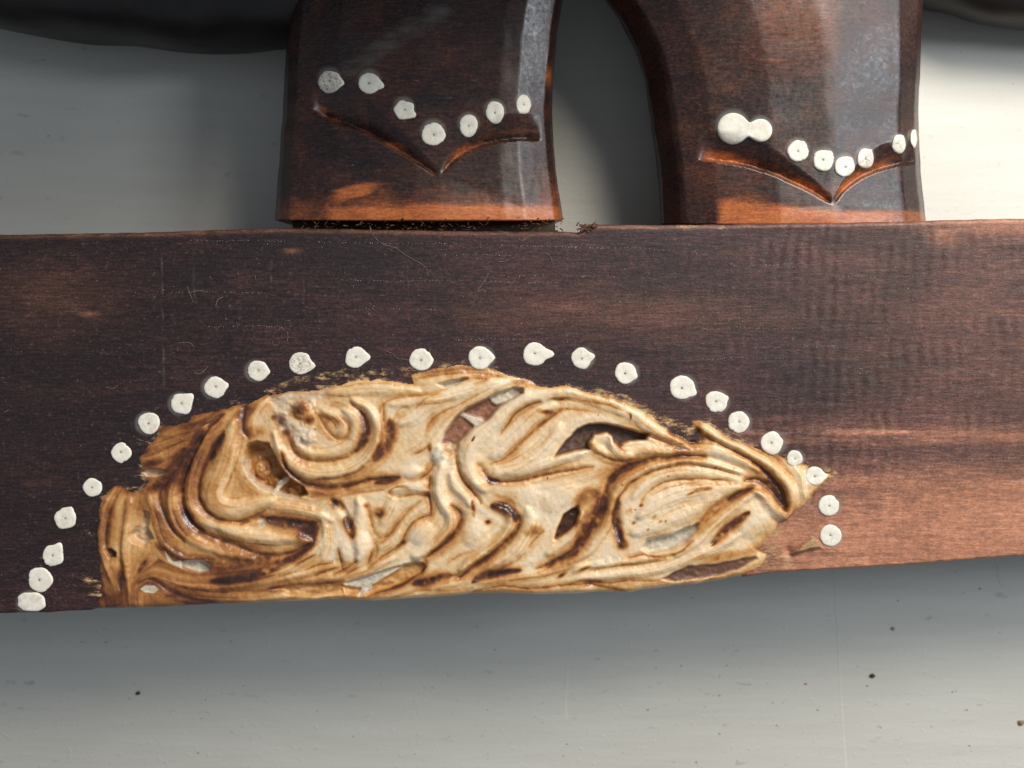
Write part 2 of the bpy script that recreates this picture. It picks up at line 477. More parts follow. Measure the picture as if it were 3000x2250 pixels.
# ---- carved outline
OUT = (cv('A', [(150, 1640), (215, 1540), (205, 1430), (200, 1300), (188, 1150), (200, 1000), (222, 900), (290, 830), (340, 825), (375, 855), (440, 870), (480, 850),
                (520, 790), (460, 745), (480, 690), (455, 640), (505, 590), (560, 540), (590, 485), (560, 470), (640, 445), (770, 410), (800, 370), (900, 350), (1040, 322), (1100, 300), (1180, 290),
                (1290, 232), (1320, 245), (1430, 215), (1560, 215), (1690, 185)])
       + cv('B', [(180, 172), (390, 138), (540, 148), (690, 170), (680, 110), (800, 72), (980, 45), (1180, 60), (1300, 108), (1440, 148), (1490, 172), (1560, 185), (1700, 178)])
       + cv('C', [(130, 172), (250, 208), (400, 248), (520, 292), (640, 345), (725, 420), (830, 488), (930, 532), (985, 542), (1005, 510), (955, 430), (942, 398), (1000, 410), (1080, 450), (1200, 520),
                  (1330, 570), (1450, 605), (1560, 655), (1620, 680), (1690, 700), (1735, 760), (1810, 742), (1862, 742), (1830, 775), (1765, 830), (1720, 890), (1680, 935), (1600, 1000), (1560, 1042), (1500, 1062), (1470, 1120),
                  (1420, 1165), (1370, 1235), (1430, 1272), (1400, 1340), (1300, 1392), (1230, 1440), (1200, 1700)])
       + [(1000, 1850), (300, 1860)])
SD = poly_sd(Xw, Yw, OUT) + 5.0 * fbm(Xg, Yg, 26, 20, 47, 2)
INM = sstep(-3, 3, SD)

# ---- strokes, read off three enlargements (A left, B middle, C right)
# left scroll
R('A', 95, 2.6, [(1080, 410), (1050, 540), (1010, 680), (960, 800), (940, 890), (990, 960), (1100, 985), (1220, 950), (1330, 920)])
R('A', 42, 1.7, [(980, 400), (890, 520), (830, 660), (800, 780), (795, 890), (830, 1000), (910, 1060), (1020, 1090), (1160, 1100)])
R('A', 45, 1.6, [(900, 430), (800, 580), (720, 720), (675, 840), (670, 940), (700, 1060), (780, 1150), (900, 1215), (1050, 1265), (1200, 1300)])
R('A', 36, 1.2, [(520, 870), (560, 980), (590, 1090), (640, 1200), (730, 1275), (860, 1310)])
R('A', 62, 2.2, [(980, 1090), (1120, 1140), (1280, 1160), (1440, 1160), (1570, 1185)])
R('A', 40, 1.4, [(1310, 960), (1450, 970), (1600, 1000), (1720, 1050)])
R('A', 50, 1.5, [(1680, 1090), (1650, 1180), (1560, 1280), (1400, 1370), (1200, 1420), (1000, 1440)])
G('A', 26, 1.9, 0.80, [(1000, 370), (900, 470), (815, 610), (775, 720), (742, 820), (742, 920), (770, 1020), (820, 1085), (890, 1130)])
T('A', 40, 0.80, [(760, 980), (800, 1060), (880, 1120)])
G('A', 15, 1.2, 0.62, [(1020, 470), (940, 600), (885, 710), (850, 810), (855, 900), (900, 985), (985, 1040), (1100, 1057), (1200, 1022), (1280, 985)])
T('A', 36, 0.75, [(1020, 490), (970, 570), (930, 650)])
G('A', 22, 1.5, 0.72, [(880, 470), (770, 630), (690, 740), (620, 830), (598, 900), (618, 980), (650, 1060), (690, 1125), (760, 1185)])
T('A', 60, 0.45, [(860, 500), (760, 640), (650, 770), (560, 850)])
G('A', 18, 1.0, 0.55, [(560, 950), (590, 1060), (610, 1130), (660, 1205), (730, 1255), (820, 1285), (950, 1300)])
G('A', 14, 0.9, 0.5, [(690, 980), (720, 1070), (780, 1140)])
G('A', 22, 1.4, 0.75, [(880, 1125), (1050, 1195), (1200, 1250), (1330, 1270), (1450, 1255), (1570, 1195)])
T('A', 70, 0.42, [(620, 1240), (760, 1320), (950, 1340), (1150, 1320), (1300, 1290)])
T('A', 42, 0.80, [(930, 1440), (1060, 1430), (1200, 1400), (1340, 1345), (1470, 1290)])
T('A', 30, 0.75, [(1400, 1320), (1500, 1270), (1580, 1200), (1610, 1100)])
G('A', 24, 1.2, 0.6, [(1120, 1075), (1250, 1030), (1400, 1050), (1560, 1075), (1620, 1060)])
T('A', 48, 0.80, [(1300, 1040), (1420, 1055), (1540, 1085), (1590, 1120)])
B('A', 1560, 1110, 60, 60, 0.7)
B('A', 960, 870, 180, 120, 0.15)
# pierced hole, with crumbs of wood inside
P('A', -3.6, 'brown', [(1160, 560), (1230, 530), (1300, 545), (1335, 620), (1380, 700), (1440, 780), (1530, 830), (1552, 880), (1500, 907), (1380, 892), (1250, 832), (1180, 765), (1135, 690), (1145, 610)], 6)
G('A', 12, 0.3, 0.0, [(1140, 690), (1190, 780), (1260, 840), (1380, 895)])
# rim pieces, left edge
R('A', 26, 1.5, [(300, 850), (255, 920), (228, 1000), (210, 1120), (218, 1240), (250, 1350), (290, 1450)])
G('A', 20, 1.3, 0.55, [(320, 880), (270, 1010), (248, 1130), (250, 1220), (290, 1300)])
R('A', 24, 1.5, [(410, 900), (395, 1000), (378, 1130), (370, 1250), (385, 1380), (402, 1480), (412, 1580)])
G('A', 22, 1.2, 0.6, [(340, 1300), (345, 1380), (340, 1450), (350, 1520)])
B('A', 345, 1420, 30, 70, 0.6)
P('A', -0.6, 'dark', [(245, 1240), (280, 1230), (315, 1255), (315, 1285), (270, 1290)], 4)
L('A', 300, 1352, 26, 24, 0.7)
P('A', -1.2, 'grit', [(490, 985), (530, 1000), (520, 1100), (560, 1170), (490, 1212), (420, 1190), (402, 1140), (460, 1080)], 7)
G('A', 20, 1.0, 0.65, [(510, 1310), (480, 1350), (455, 1395)])
B('A', 600, 1220, 60, 30, 0.5, 40)
# upper left fan of rough cuts
for k, pts in enumerate([[(1010, 360), (860, 410), (700, 450), (590, 480)], [(960, 390), (800, 470), (660, 520), (550, 560)], [(880, 460), (740, 540), (620, 600), (500, 640)],
                         [(800, 560), (700, 620), (600, 680), (480, 700)], [(740, 640), (640, 720), (560, 770)]]):
    G('A', 13, 0.9, 0.45, pts)
    R('A', 20, 0.7, [(x + 8, y + 30) for x, y in pts])
B('A', 560, 680, 90, 40, 0.5, -20); B('A', 700, 640, 60, 25, 0.5, -30); B('A', 560, 830, 110, 40, 0.55, -20)
P('A', -0.8, 'grit', [(470, 735), (520, 715), (600, 720), (650, 740), (590, 765), (500, 765)], 4)
R('A', 34, 1.2, [(1290, 260), (1230, 330), (1190, 420), (1190, 480)])
G('A', 20, 1.4, 0.8, [(1150, 300), (1140, 380), (1140, 460), (1180, 520)])
B('A', 1150, 350, 110, 50, 0.55, -35); B('A', 1220, 470, 70, 50, 0.5)
# lower left
P('A', -1.0, 'chipgrey', [(735, 1318), (790, 1302), (880, 1305), (925, 1335), (920, 1375), (860, 1390), (780, 1370), (740, 1345)], 5)
P('A', -0.1, 'chip', [(628, 1245), (650, 1270), (690, 1310), (735, 1305), (745, 1360), (700, 1340), (650, 1310)], 3, 1)
P('A', -0.1, 'chip', [(470, 1490), (510, 1465), (570, 1470), (595, 1495), (560, 1518), (500, 1512)], 3, 1)
P('A', 0.1, 'chip', [(1232, 1050), (1262, 1042), (1290, 1060), (1280, 1088), (1245, 1085)], 3, 1)
R('A', 30, 1.1, [(470, 1440), (560, 1405), (650, 1430), (770, 1470), (900, 1480), (1090, 1470), (1290, 1440), (1500, 1400), (1770, 1330)])
G('A', 18, 1.0, 0.68, [(465, 1452), (530, 1425), (600, 1455), (680, 1512), (790, 1552), (950, 1580), (1080, 1605)])
G('A', 11, 0.6, 0.5, [(700, 1480), (850, 1500), (1000, 1510), (1150, 1500), (1280, 1505)])
G('A', 10, 0.6, 0.45, [(640, 1540), (800, 1530), (950, 1545), (1100, 1550)])
G('A', 16, 1.0, 0.65, [(1290, 1500), (1350, 1485), (1480, 1462), (1620, 1455), (1790, 1440)])
P('A', -0.2, 'tan', [(1300, 1497), (1400, 1480), (1560, 1465), (1790, 1450), (1790, 1520), (1600, 1540), (1440, 1530)], 9)
B('A', 1350, 1500, 60, 22, 0.85)
B('A', 330, 1560, 160, 80, 0.35); B('A', 280, 1050, 60, 130, 0.30); B('A', 480, 950, 80, 90, 0.3)
# centre scroll
R('B', 52, 1.9, [(300, 270), (390, 320), (450, 400), (468, 490), (440, 590), (370, 675), (270, 730), (130, 755), (0, 735), (-110, 670), (-180, 580), (-210, 480)])
R('B', 46, 1.3, [(240, 330), (310, 390), (330, 470), (290, 550), (200, 600), (80, 620), (-20, 590), (-80, 530)])
R('B', 40, 1.0, [(100, 340), (190, 380), (230, 440), (210, 490)])
G('B', 17, 1.1, 0.60, [(270, 280), (340, 340), (385, 430), (375, 530), (320, 600), (230, 645), (100, 668), (-20, 650), (-90, 590), (-115, 500)])
T('B', 40, 0.60, [(350, 350), (385, 430), (370, 530), (320, 600)])
G('B', 16, 0.9, 0.55, [(80, 370), (110, 430), (170, 500), (230, 520), (270, 490), (270, 430), (220, 380)])
B('B', 150, 390, 110, 35, 0.45, 15)
G('B', 20, 1.4, 0.55, [(500, 300), (495, 400), (488, 490), (462, 590), (385, 690), (300, 742), (190, 775), (60, 785)])
T('B', 55, 0.55, [(540, 400), (540, 480), (510, 570), (440, 660)])
B('B', 545, 460, 55, 80, 0.4)
G('B', 24, 2.0, 0.82, [(-160, 600), (-130, 710), (-50, 785), (50, 825), (180, 840), (300, 815), (420, 782), (600, 770)])
T('B', 26, 0.7, [(440, 805), (520, 790), (600, 775)])
R('B', 46, 1.2, [(540, 300), (640, 290), (760, 270), (900, 250), (1050, 210), (1200, 150), (1330, 120)])
R('B', 60, 1.3, [(600, 420), (700, 380), (790, 300), (900, 240)])
R('B', 70, 1.5, [(120, 230), (250, 200), (400, 180), (560, 190), (720, 220)])
G('B', 9, 0.6, 0.45, [(470, 350), (492, 300), (545, 268), (640, 250), (760, 240), (880, 225)])
G('B', 10, 0.6, 0.42, [(560, 400), (600, 330), (690, 305), (850, 285), (960, 260)])
B('B', 620, 360, 60, 30, 0.3, -30)
G('B', 10, 0.5, 0.42, [(0, 240), (120, 235), (240, 248), (340, 235)])
B('B', 190, 300, 60, 25, 0.35)
G('B', 12, 0.7, 0.5, [(760, 500), (795, 410), (870, 345), (980, 300), (1060, 255), (1180, 195)])
B('B', 810, 400, 50, 80, 0.25, 30)
R('B', 40, 1.1, [(700, 610), (790, 560), (850, 480), (900, 410), (980, 340), (1090, 262), (1220, 190), (1360, 130)])
# slot with worn flakes
P('B', -1.6, 'red', [(1400, 195), (1330, 188), (1200, 238), (1050, 310), (950, 390), (890, 480), (868, 555), (960, 562), (1060, 462), (1160, 402), (1240, 322), (1405, 222)], 6)
P('B', -0.9, 'chipgrey', [(1405, 205), (1330, 192), (1250, 222), (1180, 248), (1195, 285), (1230, 305), (1330, 262)], 3)
P('B', -0.9, 'chipgrey', [(1010, 355), (980, 375), (1020, 395), (1090, 452), (1150, 408), (1130, 388), (1050, 370)], 3)
P('B', -1.1, 'grit', [(880, 560), (930, 545), (980, 555), (970, 610), (910, 640), (885, 610)], 4)
L('B', 850, 625, 48, 68, 2.6); 
P('B', 1.8, 'chip', [(815, 580), (850, 565), (885, 600), (892, 650), (880, 680), (830, 670), (812, 630)], 4, 1)
B('B', 840, 660, 30, 14, 0.5); B('B', 800, 580, 20, 35, 0.7)
G('B', 14, 0.9, 0.65, [(710, 620), (760, 590), (800, 560)]); G('B', 14, 0.9, 0.6, [(820, 690), (790, 740), (740, 775)])
# top sliver
G('B', 8, 0.6, 0.5, [(680, 105), (820, 85), (980, 72), (1120, 78)]); G('B', 9, 0.6, 0.55, [(700, 130), (840, 105), (1000, 98), (1170, 100), (1290, 125)])
G('B', 10, 0.5, 0.5, [(1030, 140), (1090, 128), (1160, 138), (1080, 165)])
P('B', -0.9, 'chipgrey', [(838, 160), (920, 140), (1005, 133), (1042, 142), (960, 175), (885, 182)], 4)
B('B', 1032, 132, 26, 16, 0.9)
B('B', 1400, 165, 90, 30, 0.55, 5)
# right-hand leaf
R('B', 85, 2.4, [(1740, 215), (1540, 225), (1390, 275), (1240, 395), (1110, 510), (1050, 600), (1040, 690), (1075, 780), (1150, 850)])
R('B', 60, 1.5, [(1600, 300), (1480, 370), (1380, 470), (1280, 570), (1190, 640)])
R('B', 75, 1.8, [(1640, 430), (1560, 540), (1460, 640), (1320, 720), (1220, 740)])
G('B', 13, 0.8, 0.68, [(1515, 278), (1420, 310), (1345, 362), (1295, 425), (1258, 495)])
G('B', 18, 1.0, 0.58, [(1650, 330), (1570, 390), (1490, 450), (1410, 520), (1340, 595), (1270, 655), (1190, 682)])
B('B', 1540, 345, 80, 22, 0.5, 10); B('B', 1440, 370, 80, 60, 0.22); B('B', 1650, 262, 90, 14, 0.5); B('B', 1530, 410, 60, 20, 0.4, -35)
G('B', 9, 0.5, 0.4, [(1400, 640), (1500, 560), (1580, 480)])
P('B', -0.2, 'dark2', [(1058, 530), (1075, 500), (1088, 505), (1078, 535), (1062, 545)], 3, 1)
R('B', 60, 1.7, [(1200, 760), (1350, 730), (1500, 690), (1660, 640), (1780, 610)])
G('B', 16, 1.5, 0.75, [(1180, 795), (1300, 802), (1420, 786), (1550, 756), (1700, 722), (1850, 700)])
T('B', 26, 0.85, [(1160, 770), (1200, 795), (1240, 795)])
G('B', 20, 1.1, 0.5, [(1110, 685), (1150, 740), (1185, 790)]); B('B', 1150, 820, 40, 25, 0.35)
# pillar and hooks
R('B', 56, 2.2, [(880, 690), (855, 780), (860, 870), (890, 950), (930, 1020), (930, 1090), (880, 1160), (800, 1230), (690, 1285)])
G('B', 28, 1.8, 0.85, [(940, 950), (1000, 1010), (1000, 1060), (950, 1140), (870, 1215), (770, 1285)])
G('B', 16, 1.4, 0.8, [(805, 760), (788, 860), (805, 940), (802, 1020)])
B('B', 780, 870, 26, 40, 0.6)
G('B', 13, 1.0, 0.68, [(800, 1015), (720, 1040), (665, 1090), (635, 1150), (620, 1200), (580, 1235)])
B('B', 630, 1190, 40, 22, 0.6, -30)
L('B', 735, 1125, 95, 85, 1.8)
R('B', 44, 1.9, [(930, 740), (960, 820), (1020, 890), (1060, 950)])
G('B', 16, 1.5, 0.65, [(965, 620), (975, 710), (1020, 800), (1075, 870), (1130, 935)])
T('B', 16, 0.75, [(1070, 920), (1078, 970), (1085, 1020)])
R('B', 50, 2.1, [(1210, 955), (1290, 990), (1320, 1050), (1280, 1140), (1190, 1220), (1080, 1300), (990, 1370)])
T('B', 42, 0.88, [(1200, 950), (1270, 960), (1340, 1010), (1350, 1050)])
G('B', 30, 1.9, 0.82, [(1375, 1020), (1370, 1090), (1300, 1180), (1210, 1260), (1100, 1335), (980, 1420)])
B('B', 1170, 1058, 22, 20, 0.9); B('B', 1175, 1060, 45, 38, 0.35)
L('B', 1090, 1130, 100, 100, 1.3); L('B', 1140, 830, 90, 60, 0.8)
G('B', 10, 0.6, 0.5, [(910, 1330), (980, 1280), (1080, 1245)])
L('B', 1360, 1225, 50, 60, 1.4, -20); L('B', 1400, 880, 120, 80, 1.0)
B('B', 1490, 1110, 60, 40, 0.6, 20); B('B', 1440, 1130, 60, 35, 0.35)
R('B', 60, 1.6, [(1420, 960), (1450, 1050), (1400, 1150), (1320, 1260), (1180, 1350)])
G('B', 12, 0.8, 0.5, [(1530, 1120), (1450, 1200), (1380, 1290), (1240, 1370)])
T('B', 30, 0.80, [(1070, 1445), (1150, 1400), (1260, 1388), (1380, 1368)]); G('B', 20, 0.9, 0.5, [(1090, 1440), (1230, 1400), (1380, 1365)])
G('B', 22, 1.2, 0.7, [(1560, 1350), (1640, 1300), (1740, 1260), (1800, 1190)])
T('B', 34, 0.85, [(690, 1460), (770, 1445), (840, 1425), (930, 1410)]); G('B', 18, 0.9, 0.5, [(690, 1460), (830, 1430), (980, 1400)])
G('B', 12, 0.9, 0.65, [(1080, 1510), (1180, 1482), (1300, 1475), (1430, 1490), (1600, 1470), (1770, 1460), (1900, 1440)])
R('B', 26, 0.9, [(800, 1500), (1000, 1450), (1200, 1440), (1400, 1420), (1600, 1380), (1760, 1320)])
G('B', 9, 0.5, 0.45, [(1300, 1440), (1500, 1410), (1700, 1360)]); G('B', 8, 0.5, 0.42, [(600, 1530), (760, 1500), (900, 1505), (1080, 1480)])
# trough with a white flake
P('B', -0.9, 'tan', [(230, 1470), (420, 1460), (560, 1380), (620, 1335), (700, 1312), (765, 1330), (745, 1385), (610, 1460), (430, 1525), (250, 1520)], 8)
P('B', -0.2, 'chip', [(240, 1450), (330, 1420), (470, 1380), (600, 1340), (612, 1350), (500, 1412), (425, 1460), (412, 1500), (330, 1540), (342, 1490), (262, 1480)], 4, 0)
G('B', 14, 1.0, 0.75, [(400, 1535), (550, 1484), (700, 1412), (772, 1340), (760, 1290)])
B('B', 745, 1345, 30, 50, 0.8); B('B', 600, 1470, 90, 20, 0.5, -25)
# middle left tangle
R('B', 54, 2.2, [(330, 900), (350, 980), (340, 1070), (325, 1160), (350, 1250), (330, 1310)])
L('B', 255, 1235, 60, 90, 1.7, 10); L('B', 362, 1205, 56, 90, 1.9)
B('B', 195, 940, 70, 42, 0.95, 30); T('B', 40, 0.85, [(250, 1030), (285, 1100), (300, 1160)]); B('B', 260, 1060, 50, 50, 0.55)
B('B', 20, 1090, 70, 55, 0.9); B('B', -20, 1150, 70, 60, 0.6); B('B', 470, 1000, 55, 45, 0.75, -20); B('B', 385, 950, 30, 20, 0.5)
G('B', 26, 1.4, 0.0, [(150, 910), (200, 950), (250, 1000), (285, 1090), (300, 1160)])
G('B', 11, 0.8, 0.55, [(385, 930), (415, 1050), (440, 1125), (485, 1160), (545, 1130), (600, 1055), (660, 985), (740, 930)])
R('B', 40, 1.2, [(560, 900), (520, 980), (480, 1070)]); R('B', 36, 1.1, [(600, 1120), (540, 1190), (450, 1240)]); R('B', 34, 1.1, [(90, 1000), (120, 1100), (130, 1200), (100, 1300)])
R('B', 30, 1.0, [(200, 900), (110, 960), (60, 1030)])
G('B', 13, 0.9, 0.7, [(205, 1230), (228, 1320), (240, 1375)]); G('B', 13, 0.9, 0.7, [(425, 1235), (415, 1280), (390, 1335)])
G('B', 11, 0.8, 0.6, [(600, 1210), (500, 1280), (400, 1355)]); G('B', 10, 0.6, 0.5, [(440, 1180), (460, 1240), (450, 1290)])
for pts in ([(0, 1365), (80, 1338), (170, 1318)], [(60, 1400), (120, 1375), (200, 1350)], [(180, 1395), (270, 1345), (330, 1305)], [(-80, 1340), (0, 1300), (60, 1270)], [(250, 1395), (330, 1350)]):
    G('B', 13, 0.7, 0.62, pts)
R('B', 30, 1.2, [(540, 865), (620, 830), (720, 845), (800, 870)]); L('B', 690, 740, 95, 45, 1.5); L('B', 700, 815, 90, 32, 1.2)
G('B', 12, 0.8, 0.6, [(800, 890), (680, 885), (590, 895), (530, 870), (575, 835), (660, 830)])
G('B', 9, 0.6, 0.45, [(260, 880), (380, 860), (500, 850)]); B('B', 100, 880, 130, 35, 0.45)
R('B', 30, 0.9, [(120, 1420), (300, 1390), (480, 1330), (620, 1280)])
# right third
R('C', 70, 2.0, [(-60, 200), (120, 205), (290, 245), (440, 295), (570, 355), (680, 440), (790, 500), (900, 550)])
G('C', 9, 0.5, 0.42, [(180, 265), (330, 285), (460, 318), (545, 365)]); B('C', 90, 262, 70, 16, 0.45)
G('C', 9, 0.5, 0.4, [(60, 330), (200, 330), (330, 350)]); B('C', 20, 350, 60, 30, 0.5); B('C', 545, 378, 14, 30, 0.7)
P('C', -2.2, 'floor', [(42, 645), (100, 565), (200, 462), (280, 422), (380, 418), (470, 436), (560, 465), (668, 492), (650, 532), (540, 535), (470, 565), (438, 545), (425, 505), (395, 485), (310, 500), (275, 550), (285, 590), (180, 602), (100, 622)], 7)
R('C', 44, 2.2, [(420, 500), (430, 560), (480, 615), (560, 640)]); R('C', 40, 1.4, [(290, 540), (330, 590), (420, 640), (560, 660)])
G('C', 16, 1.0, 0.6, [(300, 600), (380, 640), (480, 665), (600, 650)]); B('C', 480, 570, 40, 60, 0.6, -30); B('C', 300, 570, 40, 60, 0.35)
G('C', 14, 1.0, 0.6, [(640, 500), (740, 530), (840, 570), (920, 590)]); B('C', 860, 580, 30, 16, 0.5)
B('C', 640, 590, 150, 40, 0.22, 8)
G('C', 26, 1.6, 0.8, [(790, 470), (880, 510), (960, 535), (1000, 520), (985, 460)])
R('C', 48, 1.6, [(500, 610), (650, 600), (800, 600), (950, 590), (1100, 600), (1250, 660), (1380, 730)])
R('C', 46, 2.8, [(1010, 450), (1140, 520), (1280, 595), (1400, 665), (1500, 745), (1570, 835), (1592, 920), (1575, 985), (1560, 1035)], 'none')
G('C', 24, 1.8, 0.75, [(1020, 500), (1130, 560), (1250, 622), (1350, 682), (1430, 745), (1490, 812), (1530, 880), (1550, 955)], 'start')
T('C', 34, 0.7, [(1440, 770), (1500, 850), (1535, 930)])
G('C', 14, 1.0, 0.55, [(1280, 545), (1400, 600), (1500, 665), (1570, 735), (1605, 800)])
R('C', 56, 2.6, [(1320, 850), (1395, 880), (1440, 940), (1490, 990), (1555, 1025)], 'start')
G('C', 28, 2.2, 0.85, [(1280, 790), (1360, 785), (1440, 830), (1505, 915), (1548, 985)])
R('C', 30, 1.0, [(1600, 690), (1650, 760), (1660, 850), (1690, 910)]); R('C', 30, 0.9, [(1700, 880), (1760, 820), (1840, 760)])
G('C', 30, 2.0, 0.80, [(-60, 1365), (60, 1310), (180, 1235), (270, 1130), (335, 1035), (372, 960), (390, 880), (415, 795), (470, 735), (545, 700), (650, 662), (780, 642), (920, 630), (1030, 640)])
T('C', 60, 0.55, [(200, 1200), (300, 1060), (350, 940), (330, 880)]); T('C', 40, 0.5, [(400, 800), (480, 720), (560, 690)])
R('C', 38, 1.8, [(150, 1320), (260, 1255), (345, 1150), (400, 1050), (425, 950), (455, 865), (525, 775), (650, 712), (800, 670), (960, 665), (1100, 690), (1250, 740)])
G('C', 14, 1.0, 0.55, [(430, 1060), (445, 960), (470, 900), (505, 855), (565, 790), (665, 738), (800, 697), (920, 682), (1080, 712), (1250, 762)])
T('C', 42, 0.85, [(465, 910), (448, 990), (455, 1070), (475, 1140), (490, 1200)], 'start')
G('C', 34, 1.5, 0.3, [(465, 930), (450, 1040), (480, 1170)])
G('C', 14, 0.8, 0.55, [(600, 950), (645, 880), (720, 820), (830, 785), (1000, 775), (1200, 790)])
R('C', 55, 1.3, [(560, 900), (640, 810), (760, 755), (920, 735), (1080, 755), (1250, 790)])
R('C', 90, 1.9, [(600, 1020), (760, 920), (920, 870), (1080, 850), (1250, 830)])
R('C', 90, 1.8, [(560, 1130), (720, 1060), (880, 1010), (1000, 960), (1100, 900)])
T('C', 16, 0.5, [(900, 882), (980, 850), (1070, 838)]); G('C', 8, 0.5, 0.35, [(680, 880), (800, 830), (950, 815), (1100, 815), (1290, 812)])
for x, y, r in ((530, 990, 28), (565, 1060, 20), (700, 1020, 24), (740, 1050, 20), (655, 1100, 16), (610, 950, 22), (490, 820, 12), (1090, 710, 14), (1210, 715, 12), (790, 760, 12), (775, 1050, 14)):
    B('C', x, y, r, r * 0.7, 0.6, -30)
P('C', -1.4, 'chipgrey', [(622, 1228), (650, 1172), (720, 1150), (820, 1140), (920, 1092), (990, 1068), (982, 1110), (905, 1192), (800, 1242), (680, 1268)], 7)
G('C', 40, 1.8, 0.50, [(960, 1110), (1050, 1010), (1140, 942), (1230, 890), (1330, 838)])
T('C', 22, 0.5, [(1180, 910), (1260, 870), (1330, 840)])
R('C', 56, 2.0, [(840, 1270), (960, 1200), (1070, 1090), (1170, 1000), (1270, 920), (1340, 870)])
T('C', 36, 0.75, [(1070, 1205), (1150, 1120), (1230, 1055), (1310, 990)]); G('C', 30, 1.0, 0.1, [(1070, 1205), (1150, 1120), (1230, 1055), (1310, 990)])
L('C', 1350, 1040, 150, 120, 1.6, -40)
B('C', 1400, 1100, 100, 60, 0.25, -40); B('C', 1380, 960, 60, 40, 0.15)
R('C', 40, 1.4, [(260, 1340), (450, 1325), (650, 1300), (820, 1260), (960, 1190)]); R('C', 44, 1.3, [(200, 1420), (450, 1400), (700, 1370), (900, 1300), (1100, 1220), (1250, 1140)])
G('C', 13, 1.0, 0.65, [(490, 1300), (610, 1272), (720, 1285), (850, 1255), (950, 1180)])
G('C', 12, 0.8, 0.5, [(280, 1370), (450, 1345), (620, 1330), (780, 1300)])
P('C', 0.0, 'floorp', [(740, 1432), (830, 1380), (920, 1342), (1050, 1330), (1200, 1308), (1355, 1278), (1375, 1300), (1250, 1372), (1100, 1412), (950, 1432), (830, 1448)], 7)
B('C', 1150, 1280, 280, 40, 0.45, -10)
G('C', 10, 0.8, 0.6, [(150, 1460), (250, 1438), (400, 1452), (560, 1440), (740, 1438)]); G('C', 10, 0.7, 0.55, [(240, 1448), (380, 1480), (520, 1515)])
for x, y, r in ((310, 1330, 24), (378, 1312, 14), (440, 1300, 26), (480, 1295, 16)):
    P('C', 0.9, 'chip', [(x + r * math.cos(a), y + 0.65 * r * math.sin(a)) for a in np.linspace(0, 6.28, 7)[:-1]], 3, 1)
L('C', 210, 1350, 70, 30, 1.3, -20); B('C', 240, 1360, 60, 20, 0.6, -25); B('C', 100, 1400, 50, 18, 0.75, -30); L('C', 250, 1495, 60, 30, 1.2)
# drop with a light rib
P('C', -0.9, 'floor2', [(52, 1172), (68, 1100), (112, 1010), (160, 975), (205, 955), (218, 1000), (192, 1082), (132, 1142), (72, 1180)], 7)
R('C', 16, 1.7, [(70, 1110), (110, 1060), (160, 990)])
T('C', 60, 0.45, [(200, 950), (250, 890), (320, 860)]); L('C', 120, 880, 110, 80, 1.2, -30); R('C', 44, 1.4, [(230, 1000), (190, 1120), (110, 1200), (0, 1270)])
B('C', 230, 1060, 50, 90, 0.5, 20)
L('C', 30, 940, 70, 70, 1.0)

# ---- streaks of stain dragged along the cuts (noise smeared along the stroke directions)
c0_ = np.searchsorted(cols, 230); c1_ = np.searchsorted(cols, 2480); r0_ = int(NR * 0.33)
fc = blur(FC[r0_:, c0_:c1_] + 1e-4, 6); fs = blur(FS[r0_:, c0_:c1_], 6)
th_ = 0.5 * np.arctan2(fs, fc); ux, uy = np.cos(th_), np.sin(th_)
def lic(seed, blurn, steps):
    n0_ = blur(np.random.RandomState(seed).normal(size=ux.shape), blurn); n0_ /= n0_.std()
    acc = n0_.copy(); nh, nw = ux.shape
    JJ, II = np.meshgrid(np.arange(nh, dtype=float), np.arange(nw, dtype=float), indexing='ij')
    for sg in (1, -1):
        px, py = II.copy(), JJ.copy(); lx, ly = ux * sg, uy * sg
        for _ in range(steps):
            px = np.clip(px + lx, 0, nw - 1); py = np.clip(py + ly, 0, nh - 1)
            a, b = py.astype(int), px.astype(int)
            acc += n0_[a, b]
            vx, vy = ux[a, b], uy[a, b]
            sgn = np.where(vx * lx + vy * ly < 0, -1.0, 1.0)
            lx, ly = vx * sgn, vy * sgn
    return acc / acc.std()
STREAK = np.zeros_like(Xg)
STREAK[r0_:, c0_:c1_] = 0.34 * lic(5, 1, 22) + 0.72 * lic(6, 6, 40)
STREAK = np.clip(STREAK, -2.2, 2.2)

# ---- assemble the height field (mm) and the colour masks
dome = 0.75 * sstep(-6, 46, SD)
H = np.zeros_like(Xg)
H += (dome + 0.48 * blur(RIDGE, 5) - 0.43 * blur(GROOVE, 3) - 0.025 * STREAK) * INM
H += INM * (0.10 * fbm(Xg, Yg, 40, 40, 71) + 0.05 * vnoise(Xg, Yg, 9, 9, 73))
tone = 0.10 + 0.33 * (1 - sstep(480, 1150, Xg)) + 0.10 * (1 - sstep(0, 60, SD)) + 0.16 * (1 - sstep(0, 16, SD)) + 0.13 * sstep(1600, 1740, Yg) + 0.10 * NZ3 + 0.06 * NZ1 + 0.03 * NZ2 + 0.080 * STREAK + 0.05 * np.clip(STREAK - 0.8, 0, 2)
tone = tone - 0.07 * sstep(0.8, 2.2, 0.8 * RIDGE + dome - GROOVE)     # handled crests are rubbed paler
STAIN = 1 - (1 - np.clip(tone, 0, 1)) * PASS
CHIP = np.zeros_like(Xg); FLOOR = np.zeros_like(Xg); RED = np.zeros_like(Xg)
